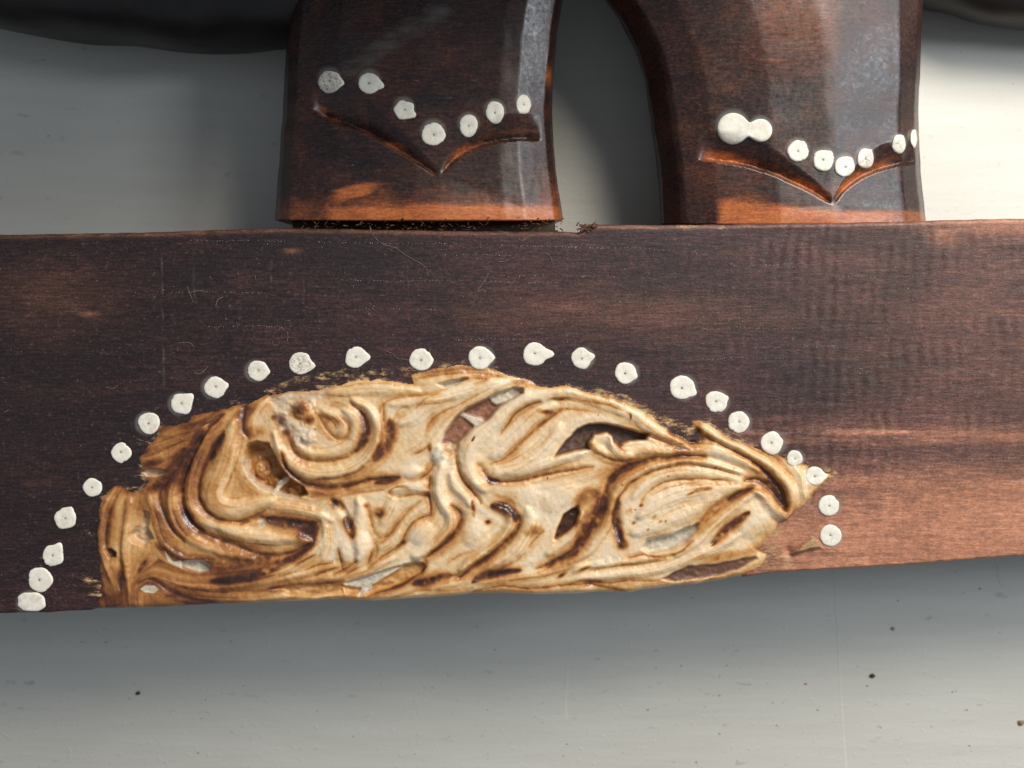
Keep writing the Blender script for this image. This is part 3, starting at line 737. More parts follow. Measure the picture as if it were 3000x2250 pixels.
for pts, dep, kind, wall, keep in PITS:
    p = np.array(pts)
    sr, s2 = window(p, wall + 10)
    sd = poly_sd(Xw[sr, s2], Yw[sr, s2], pts)
    f = sstep(-wall * 0.5, wall, sd)
    rough = 0.22 * fbm(Xg[sr, s2], Yg[sr, s2], 16, 12, 91, 2)
    if keep:
        H[sr, s2] += f * (-0.12 + 0.4 * rough)
    else:
        H[sr, s2] = H[sr, s2] * (1 - f) + f * (dep + rough * (2.6 if kind in ('brown', 'grit') else 1.0))
    if kind in ('chip', 'chipgrey'):
        c = f * (1.0 if kind == 'chip' else 0.85)
        CHIP[sr, s2] = np.maximum(CHIP[sr, s2], c); RED[sr, s2] *= (1 - f)
    elif kind == 'floor2':
        STAIN[sr, s2] = np.maximum(STAIN[sr, s2], f * (0.95 + 0.4 * rough))
    elif kind in ('floor', 'floorp'):
        FLOOR[sr, s2] = np.maximum(FLOOR[sr, s2], f * (1.0 if kind == 'floor' else 0.6)); STAIN[sr, s2] = np.maximum(STAIN[sr, s2], f * 0.74)
    elif kind == 'red':
        RED[sr, s2] = np.maximum(RED[sr, s2], f)
    elif kind == 'brown':
        STAIN[sr, s2] = STAIN[sr, s2] * (1 - f) + f * (0.52 + 0.8 * rough)
    elif kind == 'grit':
        STAIN[sr, s2] = STAIN[sr, s2] * (1 - f) + f * 0.36; CHIP[sr, s2] = np.maximum(CHIP[sr, s2], f * 0.35)
    elif kind == 'tan':
        STAIN[sr, s2] = STAIN[sr, s2] * (1 - f) + f * (0.42 + rough)
    elif kind in ('dark', 'dark2'):
        STAIN[sr, s2] = np.maximum(STAIN[sr, s2], f * 0.92)
# crumbs inside the big hole, its bare rim
def bump_at(X0, Y0, rx, ry, h):
    d2 = ((Xw - X0) / rx) ** 2 + ((Yw - Y0) / ry) ** 2
    d2 = d2 * np.clip(1 + 0.9 * NZ2 + 0.5 * NZ1, 0.4, 2.0)
    return np.clip(1 - d2, 0, 1) ** 0.7 * h * (0.75 + 0.55 * NZ2)
(hx, hy), (hx2, hy2), (hx3, hy3) = cv('A', [(1462, 860), (1240, 720), (1330, 800)])
H += bump_at(hx, hy, 30, 20, 2.0) + bump_at(hx2, hy2, 36, 28, 1.8) + bump_at(hx3, hy3, 22, 14, 1.6)
rimp = np.array(cv('A', [(1135, 640), (1150, 720), (1210, 800), (1290, 855), (1400, 895), (1490, 905)]))
dr = np.full(Xg.shape, 1e9)
for q in spline(rimp, 3): dr = np.minimum(dr, (Xw - q[0]) ** 2 + (Yw - q[1]) ** 2)
CHIP = np.maximum(CHIP, (0.55 + 0.4 * NZ2) * (1 - sstep(2, 7, np.sqrt(dr))))
q1 = np.array(cv('A', [(1340, 860), (1370, 820), (1410, 790)]))
dr = np.full(Xg.shape, 1e9)
for q in spline(q1, 3): dr = np.minimum(dr, (Xw - q[0]) ** 2 + (Yw - q[1]) ** 2)
CHIP = np.maximum(CHIP, 0.9 * (1 - sstep(5, 10, np.sqrt(dr)))); H += 1.5 * (1 - sstep(3, 14, np.sqrt(dr)))
# crumbled grey patch at the eye of the scroll
gp = cv('A', [(1310, 255), (1430, 222), (1560, 225), (1700, 188), (1650, 255), (1520, 300), (1440, 345), (1460, 420), (1520, 430), (1590, 450), (1610, 520), (1570, 580), (1490, 560), (1440, 480), (1380, 470), (1335, 400)])
sd = poly_sd(Xw, Yw, gp) + 9 * fbm(Xg, Yg, 22, 22, 101)
gpf = sstep(-4, 8, sd)
CHIP = np.maximum(CHIP, gpf * (0.55 + 0.35 * fbm(Xg, Yg, 18, 14, 103)))
H += gpf * 0.55 * fbm(Xg, Yg, 20, 16, 105) + bump_at(*cv('A', [(1530, 510)])[0], 36, 32, 0.9) + bump_at(*cv('A', [(1530, 340)])[0], 34, 28, 1.2)
for (x, y, r) in ((1500, 330, 34), (1385, 400, 24), (1340, 380, 12), (1560, 400, 20), (1420, 470, 18)):
    (px, py), = cv('A', [(x, y)])
    f = np.clip(1 - ((Xw - px) ** 2 + (Yw - py) ** 2) / r ** 2, 0, 1)
    CHIP *= 1 - 0.9 * f; STAIN = 1 - (1 - STAIN) * (1 - 0.75 * f)
H = np.where(SD > -6, blur(H, 1), H)

# ---- plinth wood: worn-through sapwood, abrasion round the carving, chatter marks of the blade
band = np.exp(-((Yg - (1268 + 0.004 * (Xg - 2200))) / 34) ** 2) * sstep(2050, 2300, Xg) * 0.58 * np.clip(0.7 + 0.8 * fbm(Xg, Yg, 240, 14, 127, 3), 0, 1.2)
low = sstep(1350, 1500, Yg + 0.12 * (Xg - 2700) + 30 * fbm(Xg, Yg, 160, 30, 125)) * sstep(2040, 2320, Xg)
low2 = sstep(1300, 1440, Yg) * sstep(2200, 2500, Xg) * 0.55
lft = 0.10 * np.exp(-((Xg - 150) / 220) ** 2 - ((Yg - 860) / 110) ** 2) + 0.13 * np.exp(-((Yg - 912) / 60) ** 2) * sstep(1200, 1700, Xg) * (1 - sstep(1900, 2500, Xg))
rsh = 0.16 * sstep(2100, 3000, Xg)
topw = np.exp(-((Yg - yT[None] - 22) / 26) ** 2) * sstep(2600, 2900, Xg) * 0.55 + np.exp(-((Yg - yT[None] - 6) / 8) ** 2) * 0.28
streak = fbm(Xg, Yg, 300, 34, 121, 4) * 0.7 + 0.5 * fbm(Xg, Yg, 60, 40, 123, 3)
SAP = np.clip((np.maximum(np.maximum(band, low), low2) + lft + rsh + topw) * (1 + 0.55 * streak) + 0.05 * np.clip(streak, 0, 1), 0, 1)
for (x, y, rx, ry, a_) in ((228, 730 + 170, 60, 30, 0.14), (855, 735, 24, 7, 0.45), (260, 920, 30, 9, 0.5), (2770, 690, 60, 36, 0.7)):
    SAP = np.maximum(SAP, a_ * np.exp(-((Xg - x) / rx) ** 2 - ((Yg - y) / ry) ** 2))
WASH = np.zeros_like(Xg)
edge = -SD
near = (1 - sstep(0, 34, edge)) * (edge > -4)
WASH = np.maximum(WASH, near * np.clip(0.40 + 0.5 * fbm(Xg, Yg, 60, 40, 131), 0, 1) * sstep(800, 1000, Xg))
WASH = np.maximum(WASH, near * np.clip(0.28 + 0.6 * fbm(Xg, Yg, 60, 40, 132), 0, 1))
for pts, w_, a_ in ((cv('C', [(330, 225), (520, 275), (700, 370), (850, 430), (940, 470)]), 30, 0.62), (cv('C', [(1500, 1100), (1420, 1250), (1400, 1350), (1550, 1330), (1450, 1200)]), 46, 0.55),
                    (cv('C', [(1100, 440), (1300, 540), (1500, 630)]), 22, 0.5), (cv('A', [(100, 1430), (180, 1470), (230, 1520), (150, 1530)]), 24, 0.55), (cv('A', [(1290, 215), (1450, 150), (1640, 120), (1900, 110)]), 22, 0.5),
                    (cv('B', [(0, 110), (300, 95), (600, 85), (760, 60)]), 26, 0.45), (cv('A', [(90, 1080), (130, 1130), (150, 1170)]), 14, 0.4), (cv('C', [(1650, 1000), (1600, 1120), (1500, 1180)]), 40, 0.40),
                    ([(1985, 664), (2060, 660), (2120, 664)], 14, 0.5), (cv('A', [(330, 490), (360, 480), (500, 545)]), 10, 0.4), (cv('C', [(1750, 730), (1900, 760), (1930, 770)]), 9, 0.5)):
    d = np.full(Xg.shape, 1e9)
    for q in spline(pts, 8): d = np.minimum(d, (Xw - q[0]) ** 2 + (Yw - q[1]) ** 2)
    WASH = np.maximum(WASH, a_ * (1 - sstep(0.2 * w_, w_, np.sqrt(d))))
HALO = np.zeros_like(Xg)
DARK_TONE = np.clip((1 - sstep(500, 1700, Xg)) * (1 + 0.5 * fbm(Xg, Yg, 300, 60, 135)) + 0.6 * np.exp(-((Yg - 1110) / 70) ** 2) * sstep(1900, 2300, Xg) * (1 - 0.4 * sstep(2700, 3000, Xg)), 0, 1)  # wood colour darker towards the left, plus a dark band at right
OUTM = 1 - INM
for x, y, r in [(68, 1303, 25), (322, 914, 23), (393, 872, 23), (465, 837, 23), (557, 801, 22), (1037, 773, 25), (1256, 774, 22), (1351, 806, 23), (1473, 837, 26), (1547, 868, 23), (1595, 912, 23), (1667, 957, 24), (1716, 990, 17), (1790, 1092, 22), (1794, 1157, 23)]:
    sg = -7 if x < 700 else 7
    d = np.hypot(Xg - x * 1.35624 - sg, Yg - y * 1.35624)
    HALO = np.maximum(HALO, 0.55 * (1 - sstep(r * 1.15, r * 1.75, d)) * OUTM)
# long pore lines of the timber: rows of little pits with pale dust in them
PORE = [(560, 705, 840, 706), (900, 707, 1780, 724), (1000, 820, 1640, 826), (1650, 722, 2050, 735), (1450, 806, 1760, 808), (420, 855, 780, 857), (1000, 905, 1280, 906),
        (600, 955, 860, 956), (1330, 995, 1560, 992), (2150, 778, 2500, 770), (2430, 808, 3000, 816), (2200, 1018, 2450, 1012), (2440, 1085, 2780, 1066), (2060, 1050, 2300, 1048),
        (2190, 1270, 2640, 1258), (2780, 1352, 2990, 1338), (2840, 1416, 3000, 1404), (2900, 750, 3000, 760), (2060, 930, 2500, 934), (2000, 960, 2350, 962), (1300, 745, 1500, 748)]
DOTS_PORE = []
for x0, y0, x1, y1 in PORE:
    n = int((x1 - x0) / 7)
    for k in range(n):
        if random.random() < 0.72:
            t = (k + random.uniform(-.3, .3)) / n
            DOTS_PORE.append((x0 + (x1 - x0) * t, y0 + (y1 - y0) * t + random.gauss(0, 1.1) + 2 * math.sin(t * 9)))
chat = sstep(1750, 2350, Xg) * (0.35 + 0.65 * sstep(0, 0.5, fbm(Xg, Yg, 260, 160, 141) + 0.35))
ph = 2 * math.pi * (Xg + 0.10 * (Yg - 1100) + 16 * fbm(Xg, Yg, 110, 70, 143)) / 39.0
H += OUTM * chat * 0.105 * np.sin(ph) * np.clip(0.45 + 0.8 * fbm(Xg, Yg, 60, 90, 145), 0, 1)
H += OUTM * (0.05 * fbm(Xg, Yg, 180, 26, 151, 3) + 0.25 * fbm(Xg, Yg, 700, 400, 153, 2))
# shallow handling scratches across the grain
for X0, Y0, X1, Y1 in ((475, 745, 482, 1150), (568, 735, 572, 890), (795, 762, 798, 860), (1194, 770, 1202, 880), (890, 800, 893, 900), (338, 745, 342, 790)):
    xx = X0 + (Yg - Y0) / (Y1 - Y0) * (X1 - X0) + 2 * vnoise(Xg, Yg, 40, 40, 161)
    ln = np.exp(-((Xg - xx) / 2.2) ** 2) * sstep(Y0 - 10, Y0 + 30, Yg) * (1 - sstep(Y1 - 40, Y1, Yg))
    H -= 0.05 * ln * OUTM
    WASH = np.maximum(WASH, 0.0 * ln); HALO = np.maximum(HALO, 0.30 * ln * OUTM * np.clip(0.6 + vnoise(Xg, Yg, 30, 18, 163), 0, 1))
# raised chip by the last dot
th = cv('C', [(1570, 1278), (1640, 1200), (1720, 1150), (1775, 1192), (1795, 1232), (1700, 1245)])
sd = poly_sd(Xg, Yg, th)
H += 1.6 * sstep(-2, 10, sd) * (0.4 + 0.6 * sstep(2400, 2330, Xg)) ; WASH = np.maximum(WASH, 0.75 * sstep(-3, 3, sd))
(px, py), = cv('C', [(1572, 1250)])
H -= 0.9 * np.exp(-((Xg - px) / 12) ** 2 - ((Yg - py) / 16) ** 2)
# rounded arrises
et = Yg - yT[None]; eb = yB[None] - Yg
rt = 14.0; rb = 9.0 + 14 * INM
H -= np.where(et < rt, (rt - np.sqrt(np.clip(rt ** 2 - (rt - et) ** 2, 0, None))) * S * 1000 * 0.9, 0)
ebc = np.clip(eb / rb, 0, 1)
H -= (1 - np.sqrt(np.clip(1 - (1 - ebc) ** 2, 0, 1))) * (1.0 + 1.6 * INM)

def h_at(X, Y):
    c = int(np.clip(np.searchsorted(cols, X), 1, len(cols) - 1))
    r = int(np.clip((Y - yT[c]) / (yB[c] - yT[c]) * (NR - 1), 0, NR - 1))
    return H[r, c]

# ---- mesh it: one continuous face, split along the carved outline into plinth and relief
NC = len(cols)
Vf = np.stack([wx(Xg), wy(Yg), H * 0.001], -1).reshape(-1, 3)
idx = np.arange(NR * NC).reshape(NR, NC)
Q = np.stack([idx[:-1, :-1], idx[1:, :-1], idx[1:, 1:], idx[:-1, 1:]], -1)
cen = (INM[:-1, :-1] + INM[1:, 1:]) / 2 > 0.5
q_in = Q[cen]; q_out = Q[~cen]
att = {'dark_tone': DARK_TONE.ravel(), 'sap': SAP.ravel(), 'wash': WASH.ravel(), 'halo': HALO.ravel(), 'stain': STAIN.ravel(), 'chip': CHIP.ravel(), 'floor': FLOOR.ravel(), 'red': RED.ravel()}
pv, pq, pa = compact(Vf, q_out, {k: att[k] for k in ('sap', 'wash', 'halo', 'dark_tone')})
# sides and back
ring = np.concatenate([idx[0, :], idx[1:, -1], idx[-1, ::-1][1:], idx[::-1, 0][1:-1]])
rv = Vf[ring]; back = rv.copy(); back[:, 2] = TABLE_Z
n0 = len(pv); nr = len(ring)
allv = np.vstack([pv, rv, back])
ii = np.arange(nr); jj = (ii + 1) % nr
side = np.stack([n0 + ii, n0 + jj, n0 + nr + jj, n0 + nr + ii], -1)
# back cap: strip between the top row and the bottom row
top = n0 + nr + np.arange(NC); botm = n0 + nr + (NC - 1) + (NR - 1) + (NC - 1) - np.arange(NC)
cap = np.stack([top[:-1], top[1:], botm[1:], botm[:-1]], -1)
z = np.zeros(2 * nr)
pa = {'sap': np.concatenate([pa['sap'], z + 0.15]), 'wash': np.concatenate([pa['wash'], z]), 'halo': np.concatenate([pa['halo'], z]), 'dark_tone': np.concatenate([pa['dark_tone'], z])}
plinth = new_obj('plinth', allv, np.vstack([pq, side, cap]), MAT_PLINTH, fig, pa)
plinth['label'] = 'dark brown wooden plinth turning reddish at the lower right'
cvv, cq, ca = compact(Vf, q_in, {k: att[k] for k in ('stain', 'chip', 'floor', 'red')})
relief = new_obj('relief_carving', cvv, cq, MAT_CARVE, plinth, ca)
relief['label'] = 'cream and brown leaf scrollwork carved into the plinth'

# ------------------------------------------------------------------ legs
def leg(edge_l, edge_r, prof, y_top, y_bot, vlines, sapf, scuff, halos, facet_noise, label, zoff=0.0, toe=(0, 9e9, 0, 0)):
    NXL, NYL = 230, int((y_bot - (-60)) / 3.4)
    yy = np.concatenate([np.linspace(y_top, -70, 14), np.linspace(-60, y_bot, NYL)])
    el = np.array(edge_l, float); er = np.array(edge_r, float)
    xl = np.interp(yy, el[:, 1], el[:, 0]); xr = np.interp(yy, er[:, 1], er[:, 0])
    k = np.ones(9) / 9
    def sm(a): return np.convolve(np.pad(a, 4, mode='edge'), k, 'valid')
    xl, xr = sm(xl), sm(xr)
    xl = xl + 1.6 * vnoise(yy, yy * 0, 45, 1, 201); xr = xr + 1.6 * vnoise(yy, yy * 0, 40, 1, 203)
    u = np.linspace(0, 1, NXL); t = 0.5 - 0.5 * np.cos(np.pi * u); t = 0.55 * t + 0.45 * u
    X = xl[:, None] + (xr - xl)[:, None] * t[None]
    Y = np.repeat(yy[:, None], NXL, 1)
    pr = np.array(prof, float)
    tt = t[None] + 0.006 * fbm(X, Y, 90, 200, 205)
    z = np.interp(tt.ravel(), pr[:, 0], pr[:, 1]).reshape(tt.shape)
    kk = np.array([1, 2, 3, 2, 1]) / 9.0
    zp = np.pad(z, ((0, 0), (2, 2)), mode='edge')
    z = sum(kk[i] * zp[:, i:i + z.shape[1]] for i in range(5))
    z = z + facet_noise * fbm(X, Y, 190, 150, 207, 2) + 0.018 * fbm(X, Y, 16, 40, 209)
    tx, ty, kl, kr = toe
    yl = ty + np.where(X < tx, kl * (tx - X), kr * (X - tx))
    z = z + 0.65 * np.clip((Y - yl) / 110, 0, 1.3)
    z = z + 0.9 * sstep(430, y_bot, Y) - 0.5 * np.exp(-((Y - 250) / 160) ** 2)
    sap = np.clip(sapf(X, Y), 0, 1); wash = np.zeros_like(X); halo = np.zeros_like(X)
    # V cuts: the ankle is scooped away above a crisp lip
    for pts, dep, reach, worn in vlines:
        p = spline(pts, 4)
        order = np.argsort(p[:, 0]); px, py = p[order, 0], p[order, 1]
        ly = np.interp(X, px, py)
        left_cut = pts is vlines[0][0]
        inx = sstep(px[0] - 4, px[0] + (50 if left_cut else 14), X) * (1 - sstep(px[-1] - (14 if left_cut else 50), px[-1] + 4, X))
        ly = ly + 2.5 * fbm(X, Y * 0, 26, 1, 217)
        tipx = px[-1] if left_cut else px[0]
        away = np.clip(np.abs(X - tipx) / (0.55 * (px[-1] - px[0])), 0, 1)
        dd = ly - Y                      # positive above the line
        f = np.where(dd > 0, np.clip(1 - dd / (reach * (0.22 + 0.78 * away)), 0, 1) ** 1.15 * (0.35 + 0.65 * away), np.clip(1 + dd / 6.0, 0, 1) * (0.35 + 0.65 * away)) * inx
        z = z - dep * f
        lip = np.where(dd > 0, np.exp(-(dd / 24) ** 4), np.exp(-(dd / 7) ** 2)) * inx
        sap = np.maximum(sap, worn * lip * np.clip(0.48 + 1.2 * fbm(X, Y, 90, 30, 211, 4), 0, 1))
    for pts, w_, a_ in scuff:
        d = np.full(X.shape, 1e9)
        for q in spline(pts, 5): d = np.minimum(d, (X - q[0]) ** 2 + (Y - q[1]) ** 2)
        halo = np.maximum(halo, a_ * (1 - sstep(0.2 * w_, w_, np.sqrt(d))) * np.clip(0.55 + 0.9 * fbm(X, Y, 50, 16, 213, 4), 0, 1))
    for hx_, hy_, hr_ in halos:
        d = np.hypot(X - hx_, (Y - (hy_ - 9)))
        halo = np.maximum(halo, 0.6 * (1 - sstep(hr_ * 0.8, hr_ * 1.25, d)))
    z = z + zoff
    kz = (DIST - z * 0.001) / DIST
    V = np.stack([wx(X) * kz, wy(Y) * kz, z * 0.001], -1)
    ny = len(yy)
    lft_ = V[:, 0].copy(); lft_[:, 2] = -0.030; rgt_ = V[:, -1].copy(); rgt_[:, 2] = -0.030
    lft_[:, 0] += 0.004; rgt_[:, 0] -= 0.004
    full = np.concatenate([lft_[:, None], V, rgt_[:, None]], 1)
    def padc(a): return np.concatenate([a[:, :1], a, a[:, -1:]], 1)
    nx = full.shape[1]
    id_ = np.arange(ny * nx).reshape(ny, nx)
    q = np.stack([id_[:-1, :-1], id_[1:, :-1], id_[1:, 1:], id_[:-1, 1:]], -1).reshape(-1, 4)
    vv = full.reshape(-1, 3)
    # back, sole and top closed
    wrap = np.stack([id_[:-1, -1], id_[1:, -1], id_[1:, 0], id_[:-1, 0]], -1)
    c0 = len(vv)
    vv = np.vstack([vv, full[-1].mean(0) + np.array([0, 0, -0.004]), full[0].mean(0)])
    tr = [(id_[-1, k], c0, id_[-1, (k + 1) % nx]) for k in range(nx)] + [(id_[0, k], id_[0, (k + 1) % nx], c0 + 1) for k in range(nx)]
    at = {n: np.concatenate([padc(a).ravel(), [0.1, 0.1]]) for n, a in (('sap', sap), ('wash', wash), ('halo', halo))}
    o = new_obj('leg', vv, np.vstack([q, wrap]), MAT_LEG, fig, at, tris=tr)
    o['label'] = label
    def zat(x, y):
        r = int(np.clip(np.searchsorted(yy, y), 0, ny - 1)); c = int(np.clip(np.searchsorted(X[r], x), 0, NXL - 1))
        return z[r, c]
    return o, zat

F = 1.35624
def c4(pts): return [(750 + x / 2.212, y / 2.212) for x, y in pts]
def c5(pts): return [(1700 + x / 1.7015, y / 1.7015) for x, y in pts]
D1 = [(712, 177, 25), (798, 180, 24), (873, 238, 22), (936, 290, 26), (1012, 272, 22), (1069, 243, 22), (1131, 226, 18)]
D2 = [(1583, 278, 34), (1643, 282, 25), (1723, 327, 23), (1778, 347, 23), (1824, 360, 22), (1869, 343, 20), (1941, 312, 17), (1973, 300, 13)]

def sap1(X, Y):
    n = fbm(X, Y, 120, 24, 221); m_ = fbm(X, Y, 60, 60, 223)
    s = sstep(586, 616, Y + 12 * n) * sstep(900, 990, X + 20 * m_) * (1 - 0.5 * sstep(1600, 1660, X))
    a = sstep(0.2, 0.7, np.exp(-((X - 1040) / 75) ** 2 - ((Y - (560 - 0.25 * (X - 1040))) / 26) ** 2) + 0.25 * n)
    s = np.maximum(s, 0.85 * a)
    s = np.maximum(s, 0.35 * sstep(540, 640, Y + 40 * m_))
    s = np.maximum(s, 0.8 * np.exp(-((X - 1608) / 9) ** 2 - ((Y - 225) / 28) ** 2))
    return s + 0.12 * np.clip(m_, 0, 1)
leg1, z1 = leg([(860, -400), (845, 0), (838, 130), (828, 330), (820, 440), (812, 560), (805, 640), (808, 660)],
               [(1680, -400), (1650, 0), (1632, 100), (1622, 220), (1617, 330), (1624, 460), (1636, 560), (1648, 630), (1652, 660)],
               [(0, -15), (0.012, -9.5), (0.05, -6.2), (0.20, -3.2), (0.50, -1.6), (0.80, -2.2), (0.872, -3.0), (0.975, -6.6), (0.992, -10), (1, -15)],
               -420, 645,
               [(c4([(360, 705), (470, 765), (600, 805), (760, 880), (900, 960), (1030, 1040), (1170, 1130)]), 3.4, 100, 0.55),
                (c4([(1205, 1120), (1260, 1060), (1330, 1000), (1430, 950), (1560, 915), (1700, 900), (1850, 905)]), 2.9, 75, 0.85)],
               sap1, [(c4([(600, 440), (760, 350), (900, 250), (1050, 160), (1200, 80)]), 40, 0.30)], [(x * F, y * F, r * F) for x, y, r in D1], 0.30,
               'dark brown foot with a V cut, gap and torn fibres beneath', -1.2, (1290, 512, 0.22, 0.40))
def sap2(X, Y):
    n = fbm(X, Y, 140, 22, 231); m_ = fbm(X, Y, 60, 60, 233)
    a = sstep(570, 590, Y + 10 * n) * sstep(2090, 2130, X + 12 * m_) * (1 - sstep(2500, 2540, X + 8 * m_)) * 0.95
    b = sstep(612, 630, Y + 8 * n) * sstep(2150, 2200, X) * (1 - 0.5 * sstep(2560, 2640, X))
    c = sstep(560, 600, Y + 10 * n) * (1 - sstep(2200, 2290, X)) * sstep(2110, 2150, X) * 0.5
    s = np.maximum(np.maximum(a * sstep(590, 615, Y + 0.10 * (2300 - X)), b), c)
    s = np.maximum(s, 0.20 * sstep(2150, 2300, X) * (1 - sstep(2430, 2480, X)) * (1 - sstep(100, 300, Y)))
    s = np.maximum(s, 0.5 * np.exp(-((X - 2270) / 45) ** 2 - ((Y - 176) / 5) ** 2))
    return s + 0.12 * np.clip(m_, 0, 1)
leg2, z2 = leg([(1560, -400), (1770, 0), (1815, 60), (1862, 150), (1888, 230), (1902, 330), (1915, 420), (1930, 540), (1936, 640), (1936, 670)],
               [(2720, -400), (2706, 0), (2700, 100), (2694, 250), (2690, 330), (2694, 450), (2702, 560), (2708, 610), (2714, 660)],
               [(0, -20), (0.008, -14), (0.075, -8.0), (0.10, -6.4), (0.22, -3.6), (0.45, -1.8), (0.66, -1.9), (0.685, -2.1), (0.915, -6.0), (0.93, -6.4), (0.985, -11), (1, -18)],
               -420, 656,
               [(c5([(585, 795), (700, 798), (850, 828), (1000, 880), (1130, 940), (1250, 1010)]), 3.6, 85, 1.0),
                (c5([(1258, 1015), (1320, 940), (1400, 880), (1500, 840), (1600, 815), (1690, 808)]), 3.2, 70, 1.0)],
               sap2, [], [(x * F, y * F, r * F) for x, y, r in D2], 0.22,
               'reddish brown foot with a broad glossy facet and V cut', -0.8, (2440, 600, 0.08, 0.08))

# ------------------------------------------------------------------ body and limbs above the frame
def tube(name, pts, rad, mat, parent, n=28, flat=1.0, noise=0.06, zrad=None):
    p = np.array(pts, float); ts = np.linspace(0, 1, len(p)); tt = np.linspace(0, 1, 60)
    # smooth path
    def crv(a):
        o = np.interp(tt, ts, a)
        for _ in range(6): o[1:-1] = (o[:-2] + 2 * o[1:-1] + o[2:]) / 4
        return o
    P_ = np.stack([crv(p[:, i]) for i in range(3)], 1); Rr = crv(np.array(rad, float)); Zr = crv(np.array(zrad, float)) if zrad else Rr * flat
    T_ = np.gradient(P_, axis=0); T_ /= np.linalg.norm(T_, axis=1)[:, None]
    up = np.array([0, 0, 1.0]); A = np.cross(T_, up); A /= np.linalg.norm(A, axis=1)[:, None]; Bv = np.cross(A, T_)
    ang = np.linspace(0, 2 * np.pi, n, endpoint=False)
    V = []
    for i in range(60):
        rr = Rr[i] * (1 + noise * vnoise(ang * 2, ang * 0 + i * 0.15, 1, 1, 241))
        V.append(P_[i] + (np.cos(ang) * rr)[:, None] * A[i] + (np.sin(ang) * rr / Rr[i] * Zr[i])[:, None] * Bv[i])
    V = np.concatenate(V)
    id_ = np.arange(60 * n).reshape(60, n); idn = np.roll(id_, -1, 1)
    q = np.stack([id_[:-1], idn[:-1], idn[1:], id_[1:]], -1).reshape(-1, 4)
    c = len(V); V = np.vstack([V, P_[0], P_[-1]])
    tr = [(id_[0, k], c, idn[0, k]) for k in range(n)] + [(id_[-1, k], idn[-1, k], c + 1) for k in range(n)]
    return new_obj(name, V, q, mat, parent, tris=tr)

def lower_edge(pts, z, r, k):
    out = []
    for X, Y in pts:
        x, y, _ = unproj(X, Y, z); out.append((x, y + r * k, z))
    return out
rl = 0.0135
tl = tube('limb', lower_edge([(-700, -120), (-300, -20), (0, 59), (174, 91), (347, 114), (477, 126), (629, 138), (760, 132), (850, 126), (960, 118)], -0.0225, 0.0155, 0.92), [0.0155] * 10, MAT_DARK, fig, flat=1.05)
tl['label'] = 'dark rounded limb leaving the figure at the upper left'
tr_ = tube('limb', lower_edge([(2350, -140), (2600, -40), (2711, 4), (2787, 34), (2875, 62), (3000, 83), (3200, 95), (3700, 60)], -0.0285, 0.0105, 1.0), [0.0105] * 8, MAT_DARK, fig)
tr_['label'] = 'dark rounded limb entering at the upper right corner'
# unseen body beyond the picture, made tall at left to shade the board
bx0, bx1 = wx(250), wx(2900)
tk = tube('shade_trunk', [(wx(-500), wy(-660), 0.026), (wx(0), wy(-670), 0.032), (wx(500), wy(-680), 0.032), (wx(1050), wy(-680), 0.034), (wx(1650), wy(-680), 0.034), (wx(1950), wy(-660), -0.006), (wx(2200), wy(-640), -0.014), (wx(2800), wy(-600), -0.014)], [0.030, 0.035, 0.036, 0.036, 0.035, 0.032, 0.030, 0.024], MAT_DARK, fig, zrad=[0.064, 0.072, 0.072, 0.072, 0.070, 0.030, 0.022, 0.018])

# ------------------------------------------------------------------ paint dots
def dot(X0, Y0, r, hfun, parent, seed, tip=None, thick=0.45, dirt=0.0, hole=True, elong=(1, 1), square=False):
    g = np.random.RandomState(seed)
    n = 40; ang = np.linspace(0, 2 * np.pi, n, endpoint=False)
    rr = np.ones(n)
    for k in range(2, 6): rr += g.normal(0, 0.030 / k ** 0.4) * np.cos(k * ang + g.rand() * 6.28)
    rr += 0.012 * g.normal(size=n)
    if tip is not None:
        ta, tl_ = tip
        d = (ang - math.radians(ta) + np.pi) % (2 * np.pi) - np.pi
        rr += tl_ * np.exp(-(d / 0.30) ** 2)
    if square:
        rr *= np.minimum(1 / np.maximum(np.abs(np.cos(ang)), np.abs(np.sin(ang))), 1.10)
    # little bites in the rim
    for _ in range(g.randint(0, 3)):
        d = (ang - g.rand() * 6.28 + np.pi) % (2 * np.pi) - np.pi
        rr -= g.uniform(0.03, 0.12) * np.exp(-(d / 0.12) ** 2)
    lev = [(0.0, 0.62, 1), (0.05, 0.66, 1), (0.11, 0.88, 0.2), (0.30, 0.94, 0), (0.55, 1.0, 0), (0.78, 1.02, 0), (0.90, 0.92, 0), (0.97, 0.66, 0), (1.0, 0.25, 0), (1.0, -0.5, 0)]
    if not hole: lev = [(a, max(b, 0.9) if a < 0.3 else b, 0) for a, b, c in lev]
    V = [(X0, Y0, lev[0][1])]; hl = [lev[0][2]]; dt = [dirt]
    ox, oy = g.uniform(-0.08, 0.08, 2) * r
    for a, b, c in lev[1:]:
        for k in range(n):
            f = 1 - a
            V.append((X0 + ox * f + a * r * rr[k] * math.cos(ang[k]) * elong[0], Y0 + oy * f + a * r * rr[k] * math.sin(ang[k]) * elong[1], b + (0.03 * g.normal() if 0.2 < a < 0.95 else 0)))
            hl.append(c); dt.append(dirt if a < 0.9 else 0.4 * dirt)
    V = np.array(V)
    W = []
    for x, y, b in V:
        zz = hfun(x, y); k_ = (DIST - zz * 0.001) / DIST
        W.append((wx(x) * k_, wy(y) * k_, (zz + thick * b) * 0.001))
    tris = [(0, 1 + (k + 1) % n, 1 + k) for k in range(n)]
    quads = []
    for j in range(len(lev) - 2):
        b0 = 1 + j * n; b1 = b0 + n
        for k in range(n): quads.append((b0 + k, b0 + (k + 1) % n, b1 + (k + 1) % n, b1 + k))
    return new_obj('paint_dot', W, quads, MAT_PAINT, parent, {'hole': hl, 'dirt': dt}, tris=tris)

